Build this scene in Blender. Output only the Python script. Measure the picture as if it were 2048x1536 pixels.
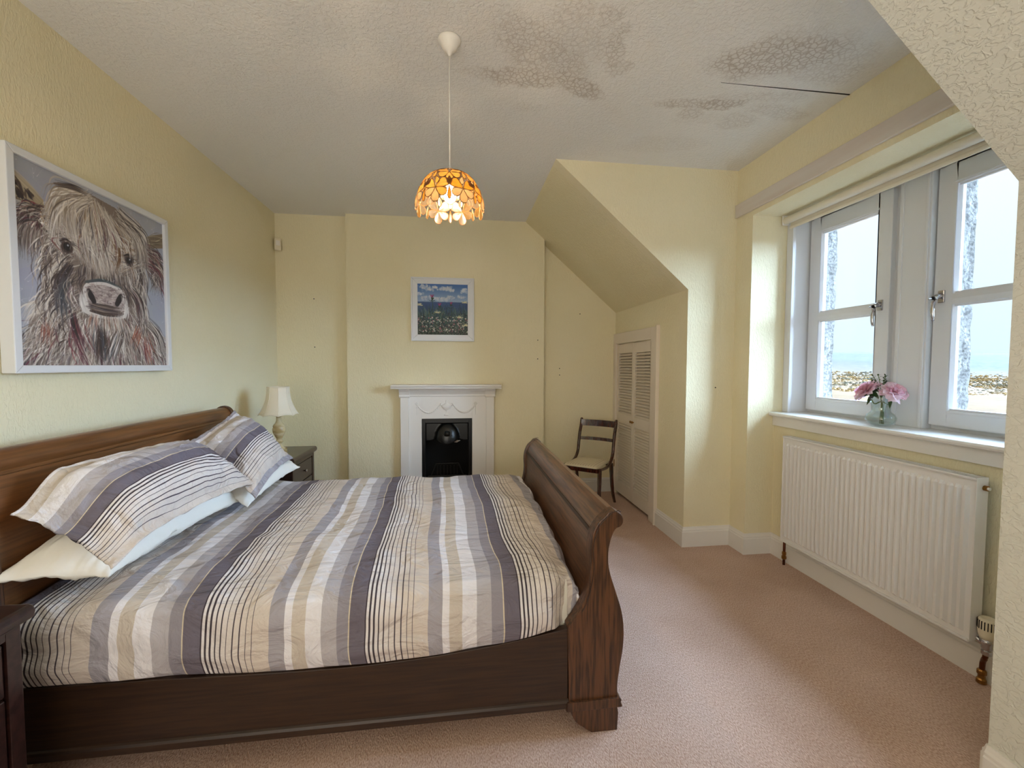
import bpy, bmesh, math, random
import numpy as np
from mathutils import Vector, Matrix, noise
random.seed(7); rng = np.random.default_rng(7)
PI = math.pi
for o in list(bpy.data.objects): bpy.data.objects.remove(o)
S = bpy.context.scene; COL = S.collection

# ------------------------------------------------------------ camera, sky, lights, exposure
cam_d = bpy.data.cameras.new('camera'); cam = bpy.data.objects.new('camera', cam_d); COL.objects.link(cam)
pit, yaw, rol = .0441, .1289, .003
cy, sy, cp, sp = math.cos(yaw), math.sin(yaw), math.cos(pit), math.sin(pit)
F = Vector((sy*cp, cy*cp, -sp)); Rt = Vector((cy, -sy, 0)); U = Rt.cross(F)
R2 = math.cos(rol)*Rt + math.sin(rol)*U; U2 = -math.sin(rol)*Rt + math.cos(rol)*U
M = Matrix((R2, U2, -F)).transposed().to_4x4(); M.translation = Vector((0, 0, 1.4314))
cam.matrix_world = M
cam_d.sensor_fit = 'HORIZONTAL'; cam_d.sensor_width = 36; cam_d.lens = 851.75/2048*36
cam_d.clip_start = .05; cam_d.clip_end = 2000
S.camera = cam
S.view_settings.view_transform = 'Standard'; S.view_settings.look = 'None'
S.view_settings.gamma = 1; S.view_settings.use_curve_mapping = False
S.view_settings.exposure = 0.72

def lin(c): 
    return tuple(((v/255)/12.92 if v/255 <= .04045 else (((v/255)+.055)/1.055)**2.4) for v in c[:3])
def L4(c): return (*lin(c), 1)

W = bpy.data.worlds.new('overcast_sky'); S.world = W; W.use_nodes = True
nt = W.node_tree; bg = nt.nodes['Background']
tc = nt.nodes.new('ShaderNodeTexCoord'); sx = nt.nodes.new('ShaderNodeSeparateXYZ'); rp = nt.nodes.new('ShaderNodeValToRGB')
nt.links.new(tc.outputs['Generated'], sx.inputs[0]); nt.links.new(sx.outputs['Z'], rp.inputs[0]); nt.links.new(rp.outputs[0], bg.inputs[0])
rp.color_ramp.elements[0].position = 0; rp.color_ramp.elements[0].color = (.66, .80, .93, 1)
rp.color_ramp.elements[1].position = .35; rp.color_ramp.elements[1].color = (.86, .97, 1.0, 1)
bg.inputs[1].default_value = .82

def add_light(name, kind, loc, rot, energy, color, **kw):
    d = bpy.data.lights.new(name, kind); d.energy = energy; d.color = color
    for k, v in kw.items(): setattr(d, k, v)
    o = bpy.data.objects.new(name, d); COL.objects.link(o); o.location = loc; o.rotation_euler = rot
    return o
# broad overcast daylight arriving through the dormer window (from +x, slightly above)
sd = Vector((-1, -.04, -.10)).normalized()
sun = add_light('daylight', 'SUN', (8, 1, 5), sd.to_track_quat('-Z', 'Y').to_euler(), 46.0, (.55, .74, 1.0), angle=math.radians(100))
# added soft fill lamp behind the camera, brightening the room
fill = add_light('rear_fill', 'AREA', (-.75, -1.5, 1.35), (math.radians(128), 0, 0), 37, (1.0, .96, .90), shape='RECTANGLE', size=2.2, size_y=1.5)
BULB_W = 18.0

# ------------------------------------------------------------ materials
MATS = {}
def mat(name, color, rough=.6, metal=0, bump=None, var=None, spec=.5, coord='Object', **kw):
    """bump=(scale, strength, distance, (sx,sy,sz)); var=(scale, color2, lo, hi, (sx,sy,sz))"""
    if name in MATS: return MATS[name]
    m = bpy.data.materials.new(name); m.use_nodes = True; t = m.node_tree; b = t.nodes['Principled BSDF']
    b.inputs['Base Color'].default_value = L4(color); b.inputs['Roughness'].default_value = rough
    b.inputs['Metallic'].default_value = metal; b.inputs['Specular IOR Level'].default_value = spec
    for k, v in kw.items(): b.inputs[k.replace('_', ' ')].default_value = v
    tcn = t.nodes.new('ShaderNodeTexCoord')
    def nz(scale, st, detail=3):
        mp = t.nodes.new('ShaderNodeMapping'); mp.inputs['Scale'].default_value = st
        t.links.new(tcn.outputs[coord], mp.inputs[0])
        n = t.nodes.new('ShaderNodeTexNoise'); n.inputs['Scale'].default_value = scale; n.inputs['Detail'].default_value = detail
        t.links.new(mp.outputs[0], n.inputs[0]); return n
    if bump:
        n = nz(bump[0], bump[3] if len(bump) > 3 else (1, 1, 1))
        bm_ = t.nodes.new('ShaderNodeBump'); bm_.inputs['Strength'].default_value = bump[1]; bm_.inputs['Distance'].default_value = bump[2]
        t.links.new(n.outputs[0], bm_.inputs['Height']); t.links.new(bm_.outputs[0], b.inputs['Normal'])
    if var:
        n = nz(var[0], var[4] if len(var) > 4 else (1, 1, 1), 5)
        mr = t.nodes.new('ShaderNodeMapRange'); mr.inputs[1].default_value = var[2]; mr.inputs[2].default_value = var[3]
        t.links.new(n.outputs[0], mr.inputs[0])
        mx = t.nodes.new('ShaderNodeMix'); mx.data_type = 'RGBA'
        mx.inputs[6].default_value = L4(color); mx.inputs[7].default_value = L4(var[1])
        t.links.new(mr.outputs[0], mx.inputs[0]); t.links.new(mx.outputs[2], b.inputs['Base Color'])
    MATS[name] = m; return m

def paper_mat(name, color, color2, mapscale, strength=.55, dist=.004):
    """embossed anaglypta paper: noise ridges, thresholded, stretched along one direction"""
    m = mat(name, color, .75, var=(1.2, color2, .35, .7)); t = m.node_tree; b = t.nodes['Principled BSDF']
    tcn = t.nodes.new('ShaderNodeTexCoord'); mp = t.nodes.new('ShaderNodeMapping'); mp.inputs['Scale'].default_value = mapscale
    t.links.new(tcn.outputs['Object'], mp.inputs[0])
    n = t.nodes.new('ShaderNodeTexNoise'); n.inputs['Scale'].default_value = 1; n.inputs['Detail'].default_value = 2.5
    n.inputs['Distortion'].default_value = .8
    t.links.new(mp.outputs[0], n.inputs[0])
    mr = t.nodes.new('ShaderNodeMapRange'); mr.inputs[1].default_value = .44; mr.inputs[2].default_value = .58; mr.interpolation_type = 'SMOOTHSTEP'
    t.links.new(n.outputs[0], mr.inputs[0])
    bm_ = t.nodes.new('ShaderNodeBump'); bm_.inputs['Strength'].default_value = strength; bm_.inputs['Distance'].default_value = dist
    t.links.new(mr.outputs[0], bm_.inputs['Height']); t.links.new(bm_.outputs[0], b.inputs['Normal'])
    return m
M_wall = paper_mat('cream_wallpaper', (240, 230, 197), (236, 225, 188), (85, 85, 30), .4, .003)
M_slope = paper_mat('cream_sloped_paper', (238, 228, 192), (234, 222, 182), (55, 75, 30))
M_near = paper_mat('pale_embossed_paper', (226, 226, 216), (220, 220, 208), (70, 46, 60), .5, .004)
M_white = mat('white_gloss_paint', (236, 232, 226), .35, bump=(30, .05, .002))
M_frame = mat('white_window_paint', (226, 228, 232), .32)
M_rad = mat('radiator_enamel', (236, 233, 230), .35)
M_door = mat('louvre_door_paint', (232, 220, 204), .42)
M_lavwood = mat('primed_batten_wood', (222, 214, 206), .6, var=(14, (214, 202, 192), .4, .7, (1, .12, 1)))
M_wood = mat('dark_oak', (94, 60, 36), .38, bump=(9, .12, .003, (14, 14, 1)), var=(9, (54, 33, 20), .40, .60, (12, 12, .7)), Coat_Weight=.12, Coat_Roughness=.25)
M_woody = mat('shaded_oak_long', (54, 34, 19), .45, bump=(9, .10, .003, (.9, 12, 12)), var=(9, (36, 21, 12), .38, .66, (.5, 12, 12)), Coat_Weight=.05, Coat_Roughness=.25)  # rail oak, darkened to put the shade on the bed side into its colour
M_woodx = mat('dark_oak_cross', (112, 76, 50), .36, bump=(9, .12, .003, (12, 1, 12)), var=(8, (72, 48, 33), .38, .64, (11, .6, 11)), Coat_Weight=.3, Coat_Roughness=.22)
M_hbwood = mat('headboard_oak', (118, 74, 38), .34, var=(8, (92, 56, 26), .38, .64, (10, .5, 10)), Coat_Weight=.3, Coat_Roughness=.25)
M_ns = mat('mahogany_brown', (50, 28, 24), .3, var=(6, (34, 17, 14), .4, .6, (1, 8, 8)), Coat_Weight=.3, Coat_Roughness=.2)
M_chair = mat('mahogany_chair', (72, 30, 18), .25, var=(8, (40, 14, 9), .4, .65, (6, 6, 1)), Coat_Weight=.5, Coat_Roughness=.15)
M_iron = mat('cast_iron_black', (10, 12, 13), .3, bump=(40, .1, .002))
M_soot = mat('sooty_firebrick', (6, 6, 7), .9)
M_chrome = mat('brushed_chrome', (190, 190, 196), .18, 1)
M_brass = mat('aged_brass', (150, 110, 60), .3, 1)
M_pipe = mat('copper_pipe', (100, 56, 36), .4, .8)
M_plast = mat('cream_plastic', (232, 222, 196), .4)
M_whitepl = mat('white_plastic', (238, 234, 226), .4)
M_black = mat('dark_gap', (20, 16, 14), .9)
M_marble = mat('onyx_marble', (218, 200, 158), .2, var=(9, (190, 165, 115), .45, .6, (1, 1, 3)), Coat_Weight=.4)
M_silk = mat('cream_silk_shade', (236, 226, 204), .7, bump=(60, .1, .002))
M_stone = mat('harled_stone', (150, 147, 142), .95, bump=(70, .5, .012), var=(60, (104, 102, 100), .42, .62))
M_pillow = mat('white_cotton', (242, 238, 228), .85, bump=(7, .5, .02))
M_matt = mat('mattress_ticking', (226, 222, 210), .9)
M_iv = mat('ivory_damask', (226, 214, 186), .75, bump=(60, .3, .003))
M_bulb = mat('lit_bulb', (255, 244, 214), .4)
bb = M_bulb.node_tree.nodes['Principled BSDF']; bb.inputs['Emission Color'].default_value = (1, .86, .6, 1); bb.inputs['Emission Strength'].default_value = 14

# ceiling with water stains of crackled rings
def ceiling_mat():
    m = mat('stained_ceiling_paper', (236, 234, 230), .85)
    t = m.node_tree; b = t.nodes['Principled BSDF']; N = t.nodes.new; K = t.links.new
    tcn = N('ShaderNodeTexCoord')
    # relief
    n0 = N('ShaderNodeTexNoise'); n0.inputs['Scale'].default_value = 60; n0.inputs['Detail'].default_value = 3; n0.inputs['Distortion'].default_value = .5
    K(tcn.outputs['Object'], n0.inputs[0])
    mr0 = N('ShaderNodeMapRange'); mr0.inputs[1].default_value = .4; mr0.inputs[2].default_value = .6; K(n0.outputs[0], mr0.inputs[0])
    bp = N('ShaderNodeBump'); bp.inputs['Strength'].default_value = .42; bp.inputs['Distance'].default_value = .005
    K(mr0.outputs[0], bp.inputs['Height']); K(bp.outputs[0], b.inputs['Normal'])
    # distorted coordinate
    nd = N('ShaderNodeTexNoise'); nd.inputs['Scale'].default_value = 9; nd.inputs['Detail'].default_value = 4; K(tcn.outputs['Object'], nd.inputs[0])
    vs = N('ShaderNodeVectorMath'); vs.operation = 'SCALE'; vs.inputs[3].default_value = .13
    sb = N('ShaderNodeVectorMath'); sb.operation = 'SUBTRACT'; sb.inputs[1].default_value = (.5, .5, .5)
    K(nd.outputs['Color'], sb.inputs[0]); K(sb.outputs[0], vs.inputs[0])
    ad = N('ShaderNodeVectorMath'); K(tcn.outputs['Object'], ad.inputs[0]); K(vs.outputs[0], ad.inputs[1])
    total = None
    # cx, cy, rx, ry, rot, weight
    E_ = [(.44, 2.12, .30, .13, .7, .75), (.35, 2.28, .20, .07, .05, 1.0), (.66, 2.30, .16, .065, .5, 1.1), (.76, 2.03, .055, .14, -.2, .75), (.17, 2.29, .16, .05, .1, .45),
          (.50, 1.85, .09, .10, .2, .5), (.66, 1.83, .06, .06, 0, .6), (.83, 2.14, .05, .05, 0, .6), (.56, 1.98, .24, .10, .3, .4), (.43, 2.53, .1, .05, 0, .22),
          (1.56, 1.97, .30, .13, -.28, 1.15), (1.84, 1.98, .24, .11, .2, .55), (1.41, 2.02, .14, .10, 0, .6), (1.72, 1.88, .30, .10, .1, .4), (1.98, 2.02, .12, .10, .3, .3),
          (1.30, 2.38, .15, .05, -.1, .8), (1.52, 2.36, .13, .045, -.2, 1.1), (1.38, 2.46, .07, .05, 0, .6), (1.67, 2.27, .30, .05, -.2, .35), (1.90, 2.38, .20, .06, .1, .45),
          (1.72, 2.50, .11, .08, .2, .45), (1.50, 2.50, .18, .05, -.3, .2), (1.40, 2.82, .28, .10, -.2, .22)]
    for cx, cyy, rx, ry, a, w in E_:
        mp = N('ShaderNodeMapping'); mp.vector_type = 'TEXTURE'
        mp.inputs['Location'].default_value = (cx, cyy, 2.94); mp.inputs['Rotation'].default_value = (0, 0, a); mp.inputs['Scale'].default_value = (rx*1.35, ry*1.35, 5)
        K(ad.outputs[0], mp.inputs[0])
        ln = N('ShaderNodeVectorMath'); ln.operation = 'LENGTH'; K(mp.outputs[0], ln.inputs[0])
        r = N('ShaderNodeMapRange'); r.interpolation_type = 'SMOOTHSTEP'; r.inputs[1].default_value = 1.0; r.inputs[2].default_value = .55; r.inputs[3].default_value = 0; r.inputs[4].default_value = w
        K(ln.outputs['Value'], r.inputs[0])
        if total is None: total = r.outputs[0]
        else:
            mx = N('ShaderNodeMath'); mx.operation = 'MAXIMUM'; K(total, mx.inputs[0]); K(r.outputs[0], mx.inputs[1]); total = mx.outputs[0]
    vo = N('ShaderNodeTexVoronoi'); vo.feature = 'DISTANCE_TO_EDGE'; vo.inputs['Scale'].default_value = 36; 
    vs2 = N('ShaderNodeVectorMath'); vs2.operation = 'SCALE'; vs2.inputs[3].default_value = .030; K(sb.outputs[0], vs2.inputs[0]); ad2 = N('ShaderNodeVectorMath'); K(tcn.outputs['Object'], ad2.inputs[0]); K(vs2.outputs[0], ad2.inputs[1]); K(ad2.outputs[0], vo.inputs[0])
    cr = N('ShaderNodeMapRange'); cr.inputs[1].default_value = .0; cr.inputs[2].default_value = .16; cr.inputs[3].default_value = 1; cr.inputs[4].default_value = .26
    K(vo.outputs['Distance'], cr.inputs[0])
    mu = N('ShaderNodeMath'); mu.operation = 'MULTIPLY'; K(total, mu.inputs[0]); K(cr.outputs[0], mu.inputs[1])
    cl = N('ShaderNodeMath'); cl.operation = 'MULTIPLY'; cl.use_clamp = True; cl.inputs[1].default_value = .5; K(mu.outputs[0], cl.inputs[0])
    mix = N('ShaderNodeMix'); mix.data_type = 'RGBA'; mix.inputs[6].default_value = L4((236, 234, 230)); mix.inputs[7].default_value = L4((146, 122, 98))
    K(cl.outputs[0], mix.inputs[0]); K(mix.outputs[2], b.inputs['Base Color'])
    return m
M_ceil = ceiling_mat()

def carpet_mat():
    m = mat('beige_carpet', (178, 142, 118), .95, spec=.1); t = m.node_tree; b = t.nodes['Principled BSDF']; N = t.nodes.new; K = t.links.new
    tcn = N('ShaderNodeTexCoord'); n1 = N('ShaderNodeTexNoise'); n1.inputs['Scale'].default_value = 230; n1.inputs['Detail'].default_value = 2
    n2 = N('ShaderNodeTexNoise'); n2.inputs['Scale'].default_value = 2.2; n2.inputs['Detail'].default_value = 4
    mp = N('ShaderNodeMapping'); mp.inputs['Rotation'].default_value = (0, 0, .6); mp.inputs['Scale'].default_value = (1, .45, 1)
    K(tcn.outputs['Object'], mp.inputs[0]); K(mp.outputs[0], n1.inputs[0]); K(tcn.outputs['Object'], n2.inputs[0])
    r1 = N('ShaderNodeMapRange'); r1.inputs[1].default_value = .3; r1.inputs[2].default_value = .7; K(n1.outputs[0], r1.inputs[0])
    mx = N('ShaderNodeMix'); mx.data_type = 'RGBA'; mx.inputs[6].default_value = L4((184, 148, 128)); mx.inputs[7].default_value = L4((234, 208, 194)); K(r1.outputs[0], mx.inputs[0])
    r2 = N('ShaderNodeMapRange'); r2.inputs[1].default_value = .35; r2.inputs[2].default_value = .65; K(n2.outputs[0], r2.inputs[0])
    mx2 = N('ShaderNodeMix'); mx2.data_type = 'RGBA'; mx2.blend_type = 'MULTIPLY'; mx2.inputs[7].default_value = (.86, .83, .80, 1)
    K(r2.outputs[0], mx2.inputs[0]); K(mx.outputs[2], mx2.inputs[6]); K(mx2.outputs[2], b.inputs['Base Color'])
    bp = N('ShaderNodeBump'); bp.inputs['Strength'].default_value = .8; bp.inputs['Distance'].default_value = .006; K(n1.outputs[0], bp.inputs['Height']); K(bp.outputs[0], b.inputs['Normal'])
    return m
M_carpet = carpet_mat()

def stripe_mat():
    m = mat('striped_cotton', (210, 205, 205), .8, spec=.3); t = m.node_tree; b = t.nodes['Principled BSDF']; N = t.nodes.new; K = t.links.new
    uv = N('ShaderNodeUVMap'); uv.uv_map = 'UVMap'; s = N('ShaderNodeSeparateXYZ'); K(uv.outputs[0], s.inputs[0])
    fr = N('ShaderNodeMath'); fr.operation = 'FRACT'; K(s.outputs[0], fr.inputs[0])
    rp = N('ShaderNodeValToRGB'); rp.color_ramp.interpolation = 'CONSTANT'; cr = rp.color_ramp
    bgA, bgB = (226, 222, 224), (214, 203, 194); ln = (66, 58, 66)
    stops = []
    xs = [.004, .030, .058, .088, .118, .153, .190, .230, .268, .302]; ws = [.010, .010, .010, .009, .008, .007, .006, .005, .0045, .004]
    for i, (x, w) in enumerate(zip(xs, ws)):
        f = i/9; bgc = tuple(bgA[k]*(1-f)+bgB[k]*f for k in range(3))
        stops += [(x, tuple(ln[k]+f*22 for k in range(3))), (x+w, bgc)]
    stops += [(.405, (168, 164, 172)), (.50, (232, 230, 236)), (.543, (204, 194, 184)), (.63, (230, 228, 234)), (.727, (184, 180, 186)), (.825, (150, 146, 156)), (.900, (216, 204, 182)), (.908, (112, 106, 118))]
    cr.elements[0].position = 0; cr.elements[0].color = L4((112, 106, 118)); cr.elements[1].position = stops[0][0]; cr.elements[1].color = L4(stops[0][1])
    for p, c in stops[1:]:
        e = cr.elements.new(p); e.color = L4(c)
    K(fr.outputs[0], rp.inputs[0]); K(rp.outputs[0], b.inputs['Base Color'])
    tcn = N('ShaderNodeTexCoord'); n = N('ShaderNodeTexNoise'); n.inputs['Scale'].default_value = 5; n.inputs['Detail'].default_value = 5; n.inputs['Distortion'].default_value = 1.6
    mp = N('ShaderNodeMapping'); mp.inputs['Rotation'].default_value = (0, 0, .5); mp.inputs['Scale'].default_value = (1, 2.2, 1.5)
    K(tcn.outputs['Object'], mp.inputs[0]); K(mp.outputs[0], n.inputs[0])
    bp = N('ShaderNodeBump'); bp.inputs['Strength'].default_value = .85; bp.inputs['Distance'].default_value = .045; K(n.outputs[0], bp.inputs['Height']); K(bp.outputs[0], b.inputs['Normal'])
    return m
M_stripe = stripe_mat()

def glass_mat(name, tint, gloss=.03):
    m = bpy.data.materials.new(name); m.use_nodes = True; t = m.node_tree; t.nodes.remove(t.nodes['Principled BSDF']); N = t.nodes.new; K = t.links.new
    out = t.nodes['Material Output']; tr = N('ShaderNodeBsdfTransparent'); tr.inputs[0].default_value = (*tint, 1); g = N('ShaderNodeBsdfGlossy'); g.inputs['Roughness'].default_value = .02
    lw = N('ShaderNodeLayerWeight'); pw = N('ShaderNodeMath'); pw.operation = 'POWER'; pw.inputs[1].default_value = 5; K(lw.outputs['Facing'], pw.inputs[0])
    fr = N('ShaderNodeMath'); fr.operation = 'MULTIPLY_ADD'; fr.inputs[1].default_value = .8; fr.inputs[2].default_value = gloss; K(pw.outputs[0], fr.inputs[0]); mx = N('ShaderNodeMixShader')
    K(fr.outputs[0], mx.inputs[0]); K(tr.outputs[0], mx.inputs[1]); K(g.outputs[0], mx.inputs[2]); K(mx.outputs[0], out.inputs[0]); return m
M_glass = glass_mat('window_glass', (.95, .98, .99)); M_vase = glass_mat('vase_glass', (.93, .975, .97), .09)

def shell_mat(name, c):
    m = bpy.data.materials.new(name); m.use_nodes = True; t = m.node_tree; b = t.nodes['Principled BSDF']; N = t.nodes.new; K = t.links.new
    tcn = N('ShaderNodeTexCoord'); n = N('ShaderNodeTexNoise'); n.inputs['Scale'].default_value = 45; n.inputs['Detail'].default_value = 4; K(tcn.outputs['Object'], n.inputs[0])
    mx = N('ShaderNodeMix'); mx.data_type = 'RGBA'; mx.inputs[6].default_value = L4(c); mx.inputs[7].default_value = L4(tuple(v*.80 for v in c)); K(n.outputs[0], mx.inputs[0])
    b.inputs['Roughness'].default_value = .3; K(mx.outputs[2], b.inputs['Base Color'])
    tl = N('ShaderNodeBsdfTranslucent'); 
    mb_ = N('ShaderNodeMix'); mb_.data_type = 'RGBA'; mb_.blend_type = 'MULTIPLY'; mb_.inputs[0].default_value = 1; mb_.inputs[7].default_value = (.09, .085, .08, 1); K(mx.outputs[2], mb_.inputs[6]); K(mb_.outputs[2], b.inputs['Base Color'])
    K(mx.outputs[2], tl.inputs[0]); ms = N('ShaderNodeMixShader'); ms.inputs[0].default_value = .40
    K(b.outputs[0], ms.inputs[1]); K(tl.outputs[0], ms.inputs[2]); K(ms.outputs[0], t.nodes['Material Output'].inputs[0]); return m
M_shell = [shell_mat('amber_capiz', (255, 214, 138)), shell_mat('pale_capiz', (248, 220, 180)), shell_mat('deep_amber_capiz', (255, 202, 108))]
M_wire = mat('brass_edging', (120, 78, 34), .5, .3)

def petal_mat(name, c):
    m = mat(name, c, .7); t = m.node_tree; N = t.nodes.new; K = t.links.new
    tl = N('ShaderNodeBsdfTranslucent'); tl.inputs[0].default_value = L4(c); ms = N('ShaderNodeMixShader'); ms.inputs[0].default_value = .4
    K(t.nodes['Principled BSDF'].outputs[0], ms.inputs[1]); K(tl.outputs[0], ms.inputs[2]); K(ms.outputs[0], t.nodes['Material Output'].inputs[0]); return m
def attr_mat(name, rough=.8):
    m = bpy.data.materials.new(name); m.use_nodes = True; t = m.node_tree; b = t.nodes['Principled BSDF']; a = t.nodes.new('ShaderNodeVertexColor'); a.layer_name = 'paint'
    t.links.new(a.outputs[0], b.inputs['Base Color']); b.inputs['Roughness'].default_value = rough; return m

# ------------------------------------------------------------ geometry helpers
WL = {}
def link(name, verts, faces, m=None, parent=None, local=False, smooth=False, uvs=None, auto=None):
    off = Vector((0, 0, 0)) if (local or parent is None) else WL.get(parent.name, Vector((0, 0, 0)))
    me = bpy.data.meshes.new(name)
    me.from_pydata([tuple(Vector(v)-off) for v in verts], [], faces)
    bmx = bmesh.new(); bmx.from_mesh(me); bmesh.ops.recalc_face_normals(bmx, faces=bmx.faces) if uvs is None else None; bmx.to_mesh(me); bmx.free()
    if uvs is not None:
        ul = me.uv_layers.new(name='UVMap'); idx = np.zeros(len(me.loops), dtype=np.int64); me.loops.foreach_get('vertex_index', idx)
        ul.data.foreach_set('uv', np.asarray(uvs)[idx].ravel())
    if m: me.materials.append(m)
    if smooth: me.polygons.foreach_set('use_smooth', [True]*len(me.polygons))
    o = bpy.data.objects.new(name, me); COL.objects.link(o)
    if parent: o.parent = parent; WL[o.name] = off
    return o
def tag(o, label=None, cat=None, group=None, kind=None):
    if label: o['label'] = label
    if cat: o['category'] = cat
    if group: o['group'] = group
    if kind: o['kind'] = kind
    return o
def thing(name, label, cat, loc=(0, 0, 0), rz=0, group=None, kind=None):
    o = bpy.data.objects.new(name, None); COL.objects.link(o); o.location = loc; o.rotation_euler = (0, 0, rz); o.empty_display_size = .1
    WL[o.name] = Vector(loc); return tag(o, label, cat, group, kind)
class MB:
    def __init__(s): s.v = []; s.f = []
    def add(s, v, f):
        n = len(s.v); s.v += [tuple(q) for q in v]; s.f += [[i+n for i in q] for q in f]; return s
    def box(s, x0, x1, y0, y1, z0, z1):
        return s.add([(x0,y0,z0),(x1,y0,z0),(x1,y1,z0),(x0,y1,z0),(x0,y0,z1),(x1,y0,z1),(x1,y1,z1),(x0,y1,z1)],
            [[0,3,2,1],[4,5,6,7],[0,1,5,4],[1,2,6,5],[2,3,7,6],[3,0,4,7]])
    def prism(s, poly, axis, a0, a1):
        n = len(poly); v = []
        for a in (a0, a1):
            for p, q in poly:
                v.append({'x': (a, p, q), 'y': (p, a, q), 'z': (p, q, a)}[axis])
        return s.add(v, [list(range(n))[::-1], list(range(n, 2*n))]+[[i, (i+1) % n, n+(i+1) % n, n+i] for i in range(n)])
    def lathe(s, prof, c, seg=24, rmod=None, sx=1, sy=1):
        v = []; f = []
        for r, z in prof:
            for k in range(seg):
                a = 2*PI*k/seg; rr = r*(rmod(a, z) if rmod else 1); v.append((c[0]+rr*math.cos(a)*sx, c[1]+rr*math.sin(a)*sy, c[2]+z))
        for i in range(len(prof)-1):
            for k in range(seg): f.append([i*seg+k, i*seg+(k+1) % seg, (i+1)*seg+(k+1) % seg, (i+1)*seg+k])
        f.append(list(range(seg))[::-1]); f.append([(len(prof)-1)*seg+k for k in range(seg)])
        return s.add(v, f)
    def tube(s, pts, r, seg=8, flat=1.0, up=None):
        pts = [Vector(p) for p in pts]; v = []; f = []
        rs = r if isinstance(r, (list, tuple)) else [r]*len(pts)
        ref = Vector(up) if up else None
        for i, p in enumerate(pts):
            d = (pts[min(i+1, len(pts)-1)]-pts[max(i-1, 0)]).normalized()
            u = ref if ref else (Vector((0, 0, 1)) if abs(d.z) < .9 else Vector((1, 0, 0)))
            a = d.cross(u).normalized(); b_ = a.cross(d).normalized()
            for k in range(seg):
                t = 2*PI*k/seg; v.append(p+a*math.cos(t)*rs[i]*flat+b_*math.sin(t)*rs[i])
        for i in range(len(pts)-1):
            for k in range(seg): f.append([i*seg+k, i*seg+(k+1) % seg, (i+1)*seg+(k+1) % seg, (i+1)*seg+k])
        f.append(list(range(seg))[::-1]); f.append([(len(pts)-1)*seg+k for k in range(seg)])
        return s.add(v, f)
    def build(s, name, m, parent=None, local=False, smooth=False, bevel=0, seg=2, angle=None):
        o = link(name, s.v, s.f, m, parent, local, smooth)
        if bevel:
            b = bmesh.new(); b.from_mesh(o.data); bmesh.ops.remove_doubles(b, verts=b.verts, dist=1e-5)
            es = [e for e in b.edges if len(e.link_faces) == 2 and e.calc_face_angle(0) > .5]
            bmesh.ops.bevel(b, geom=es, offset=bevel, segments=seg, affect='EDGES', profile=.6, clamp_overlap=True); b.to_mesh(o.data); b.free()
        if angle is not None:
            o.data.polygons.foreach_set('use_smooth', [True]*len(o.data.polygons)); o.data.set_sharp_from_angle(angle=angle)
        return o
def box(name, x0, x1, y0, y1, z0, z1, m, parent=None, bevel=0, local=False):
    return MB().box(x0, x1, y0, y1, z0, z1).build(name, m, parent, local, bevel=bevel)
def struct(o): o['kind'] = 'structure'; return o
def interp(pts, n):
    """Catmull-Rom resample of a polyline"""
    P = [Vector(p) for p in pts]; P = [P[0]*2-P[1]]+P+[P[-1]*2-P[-2]]; out = []
    m = len(P)-3
    for i in range(n):
        t = i/(n-1)*m; k = min(int(t), m-1); u = t-k; a, b, c, d = P[k:k+4]
        out.append(.5*((2*b)+(-a+c)*u+(2*a-5*b+4*c-d)*u*u+(-a+3*b-3*c+d)*u**3))
    return out
def smooth01(t): t = max(0, min(1, t)); return t*t*(3-2*t)

# ------------------------------------------------------------ the room shell
C = 2.94; XL = -1.803; YB = 4.592; YC = 4.501; XS = .7235; XK = 1.775; ZK = 2.021; YD = 3.118; XW = 2.169; YE = 2.937; ZR = 2.54; XR = 2.393; YN = 1.164; YR = 4.63; YF = -1.75
struct(box('floor', -2.0, 2.5, -1.9, 4.9, -.12, 0, M_carpet))
ceil = struct(box('ceiling', -2.0, 2.9, -1.9, 4.9, C, C+.12, M_ceil))
MB().add([(1.40, 2.176, C-.001), (2.168, 2.171, C-.003), (2.168, 2.176, C-.004), (1.40, 2.1772, C-.001), (1.40, 2.176, C+.001), (2.168, 2.171, C+.001), (2.168, 2.176, C+.001), (1.40, 2.1772, C+.001)],
    [[0,3,2,1],[4,5,6,7],[0,1,5,4],[1,2,6,5],[2,3,7,6],[3,0,4,7]]).build('lifted_paper_seam', M_black, ceil)
struct(box('wall_left', -1.95, XL, -1.9, 4.9, 0, C, M_wall))
struct(box('wall_back', XL, -1.09, YB, 4.9, 0, C, M_wall))
struct(box('wall_alcove', .91, 2.4, YR, 4.9, 0, C, M_wall))
struct(box('wall_front', -2.0, 2.9, YF-.15, YF, 0, C, M_wall))
CX0, CX1 = -1.101, .928; FX0, FX1, FZ = -.362, .158, .876
struct(MB().box(CX0, FX0, YC, 4.9, 0, C).box(FX1, CX1, YC, 4.9, 0, C).box(FX0, FX1, YC, 4.9, FZ, C).box(FX0, FX1, 4.78, 4.9, 0, FZ).build('wall_chimney_breast', M_wall))
cheek = [(XS, C), (XW, C), (XW, 0), (XK, 0), (XK, ZK)]
struct(MB().prism(cheek, 'y', YD, YD+.1).build('wall_dormer_far', M_wall))
slope = [(XS, C), (XK, ZK), (XK+.12, ZK), (XS+.16, C)]
struct(MB().prism(slope, 'y', YD+.1, 4.75).build('ceiling_slope_far', M_slope))
DY0, DY1, DZ = 3.700, 4.552, 1.668
struct(MB().box(XK, XK+.1, YD+.1, DY0, 0, ZK).box(XK, XK+.1, DY1, 4.75, 0, ZK).box(XK, XK+.1, DY0, DY1, DZ, ZK).build('wall_knee_far', M_wall))
struct(box('wall_cupboard', XK+.35, XK+.4, YD+.1, 4.75, 0, C, M_black))  # black colour paints in the shade behind the slats
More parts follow.
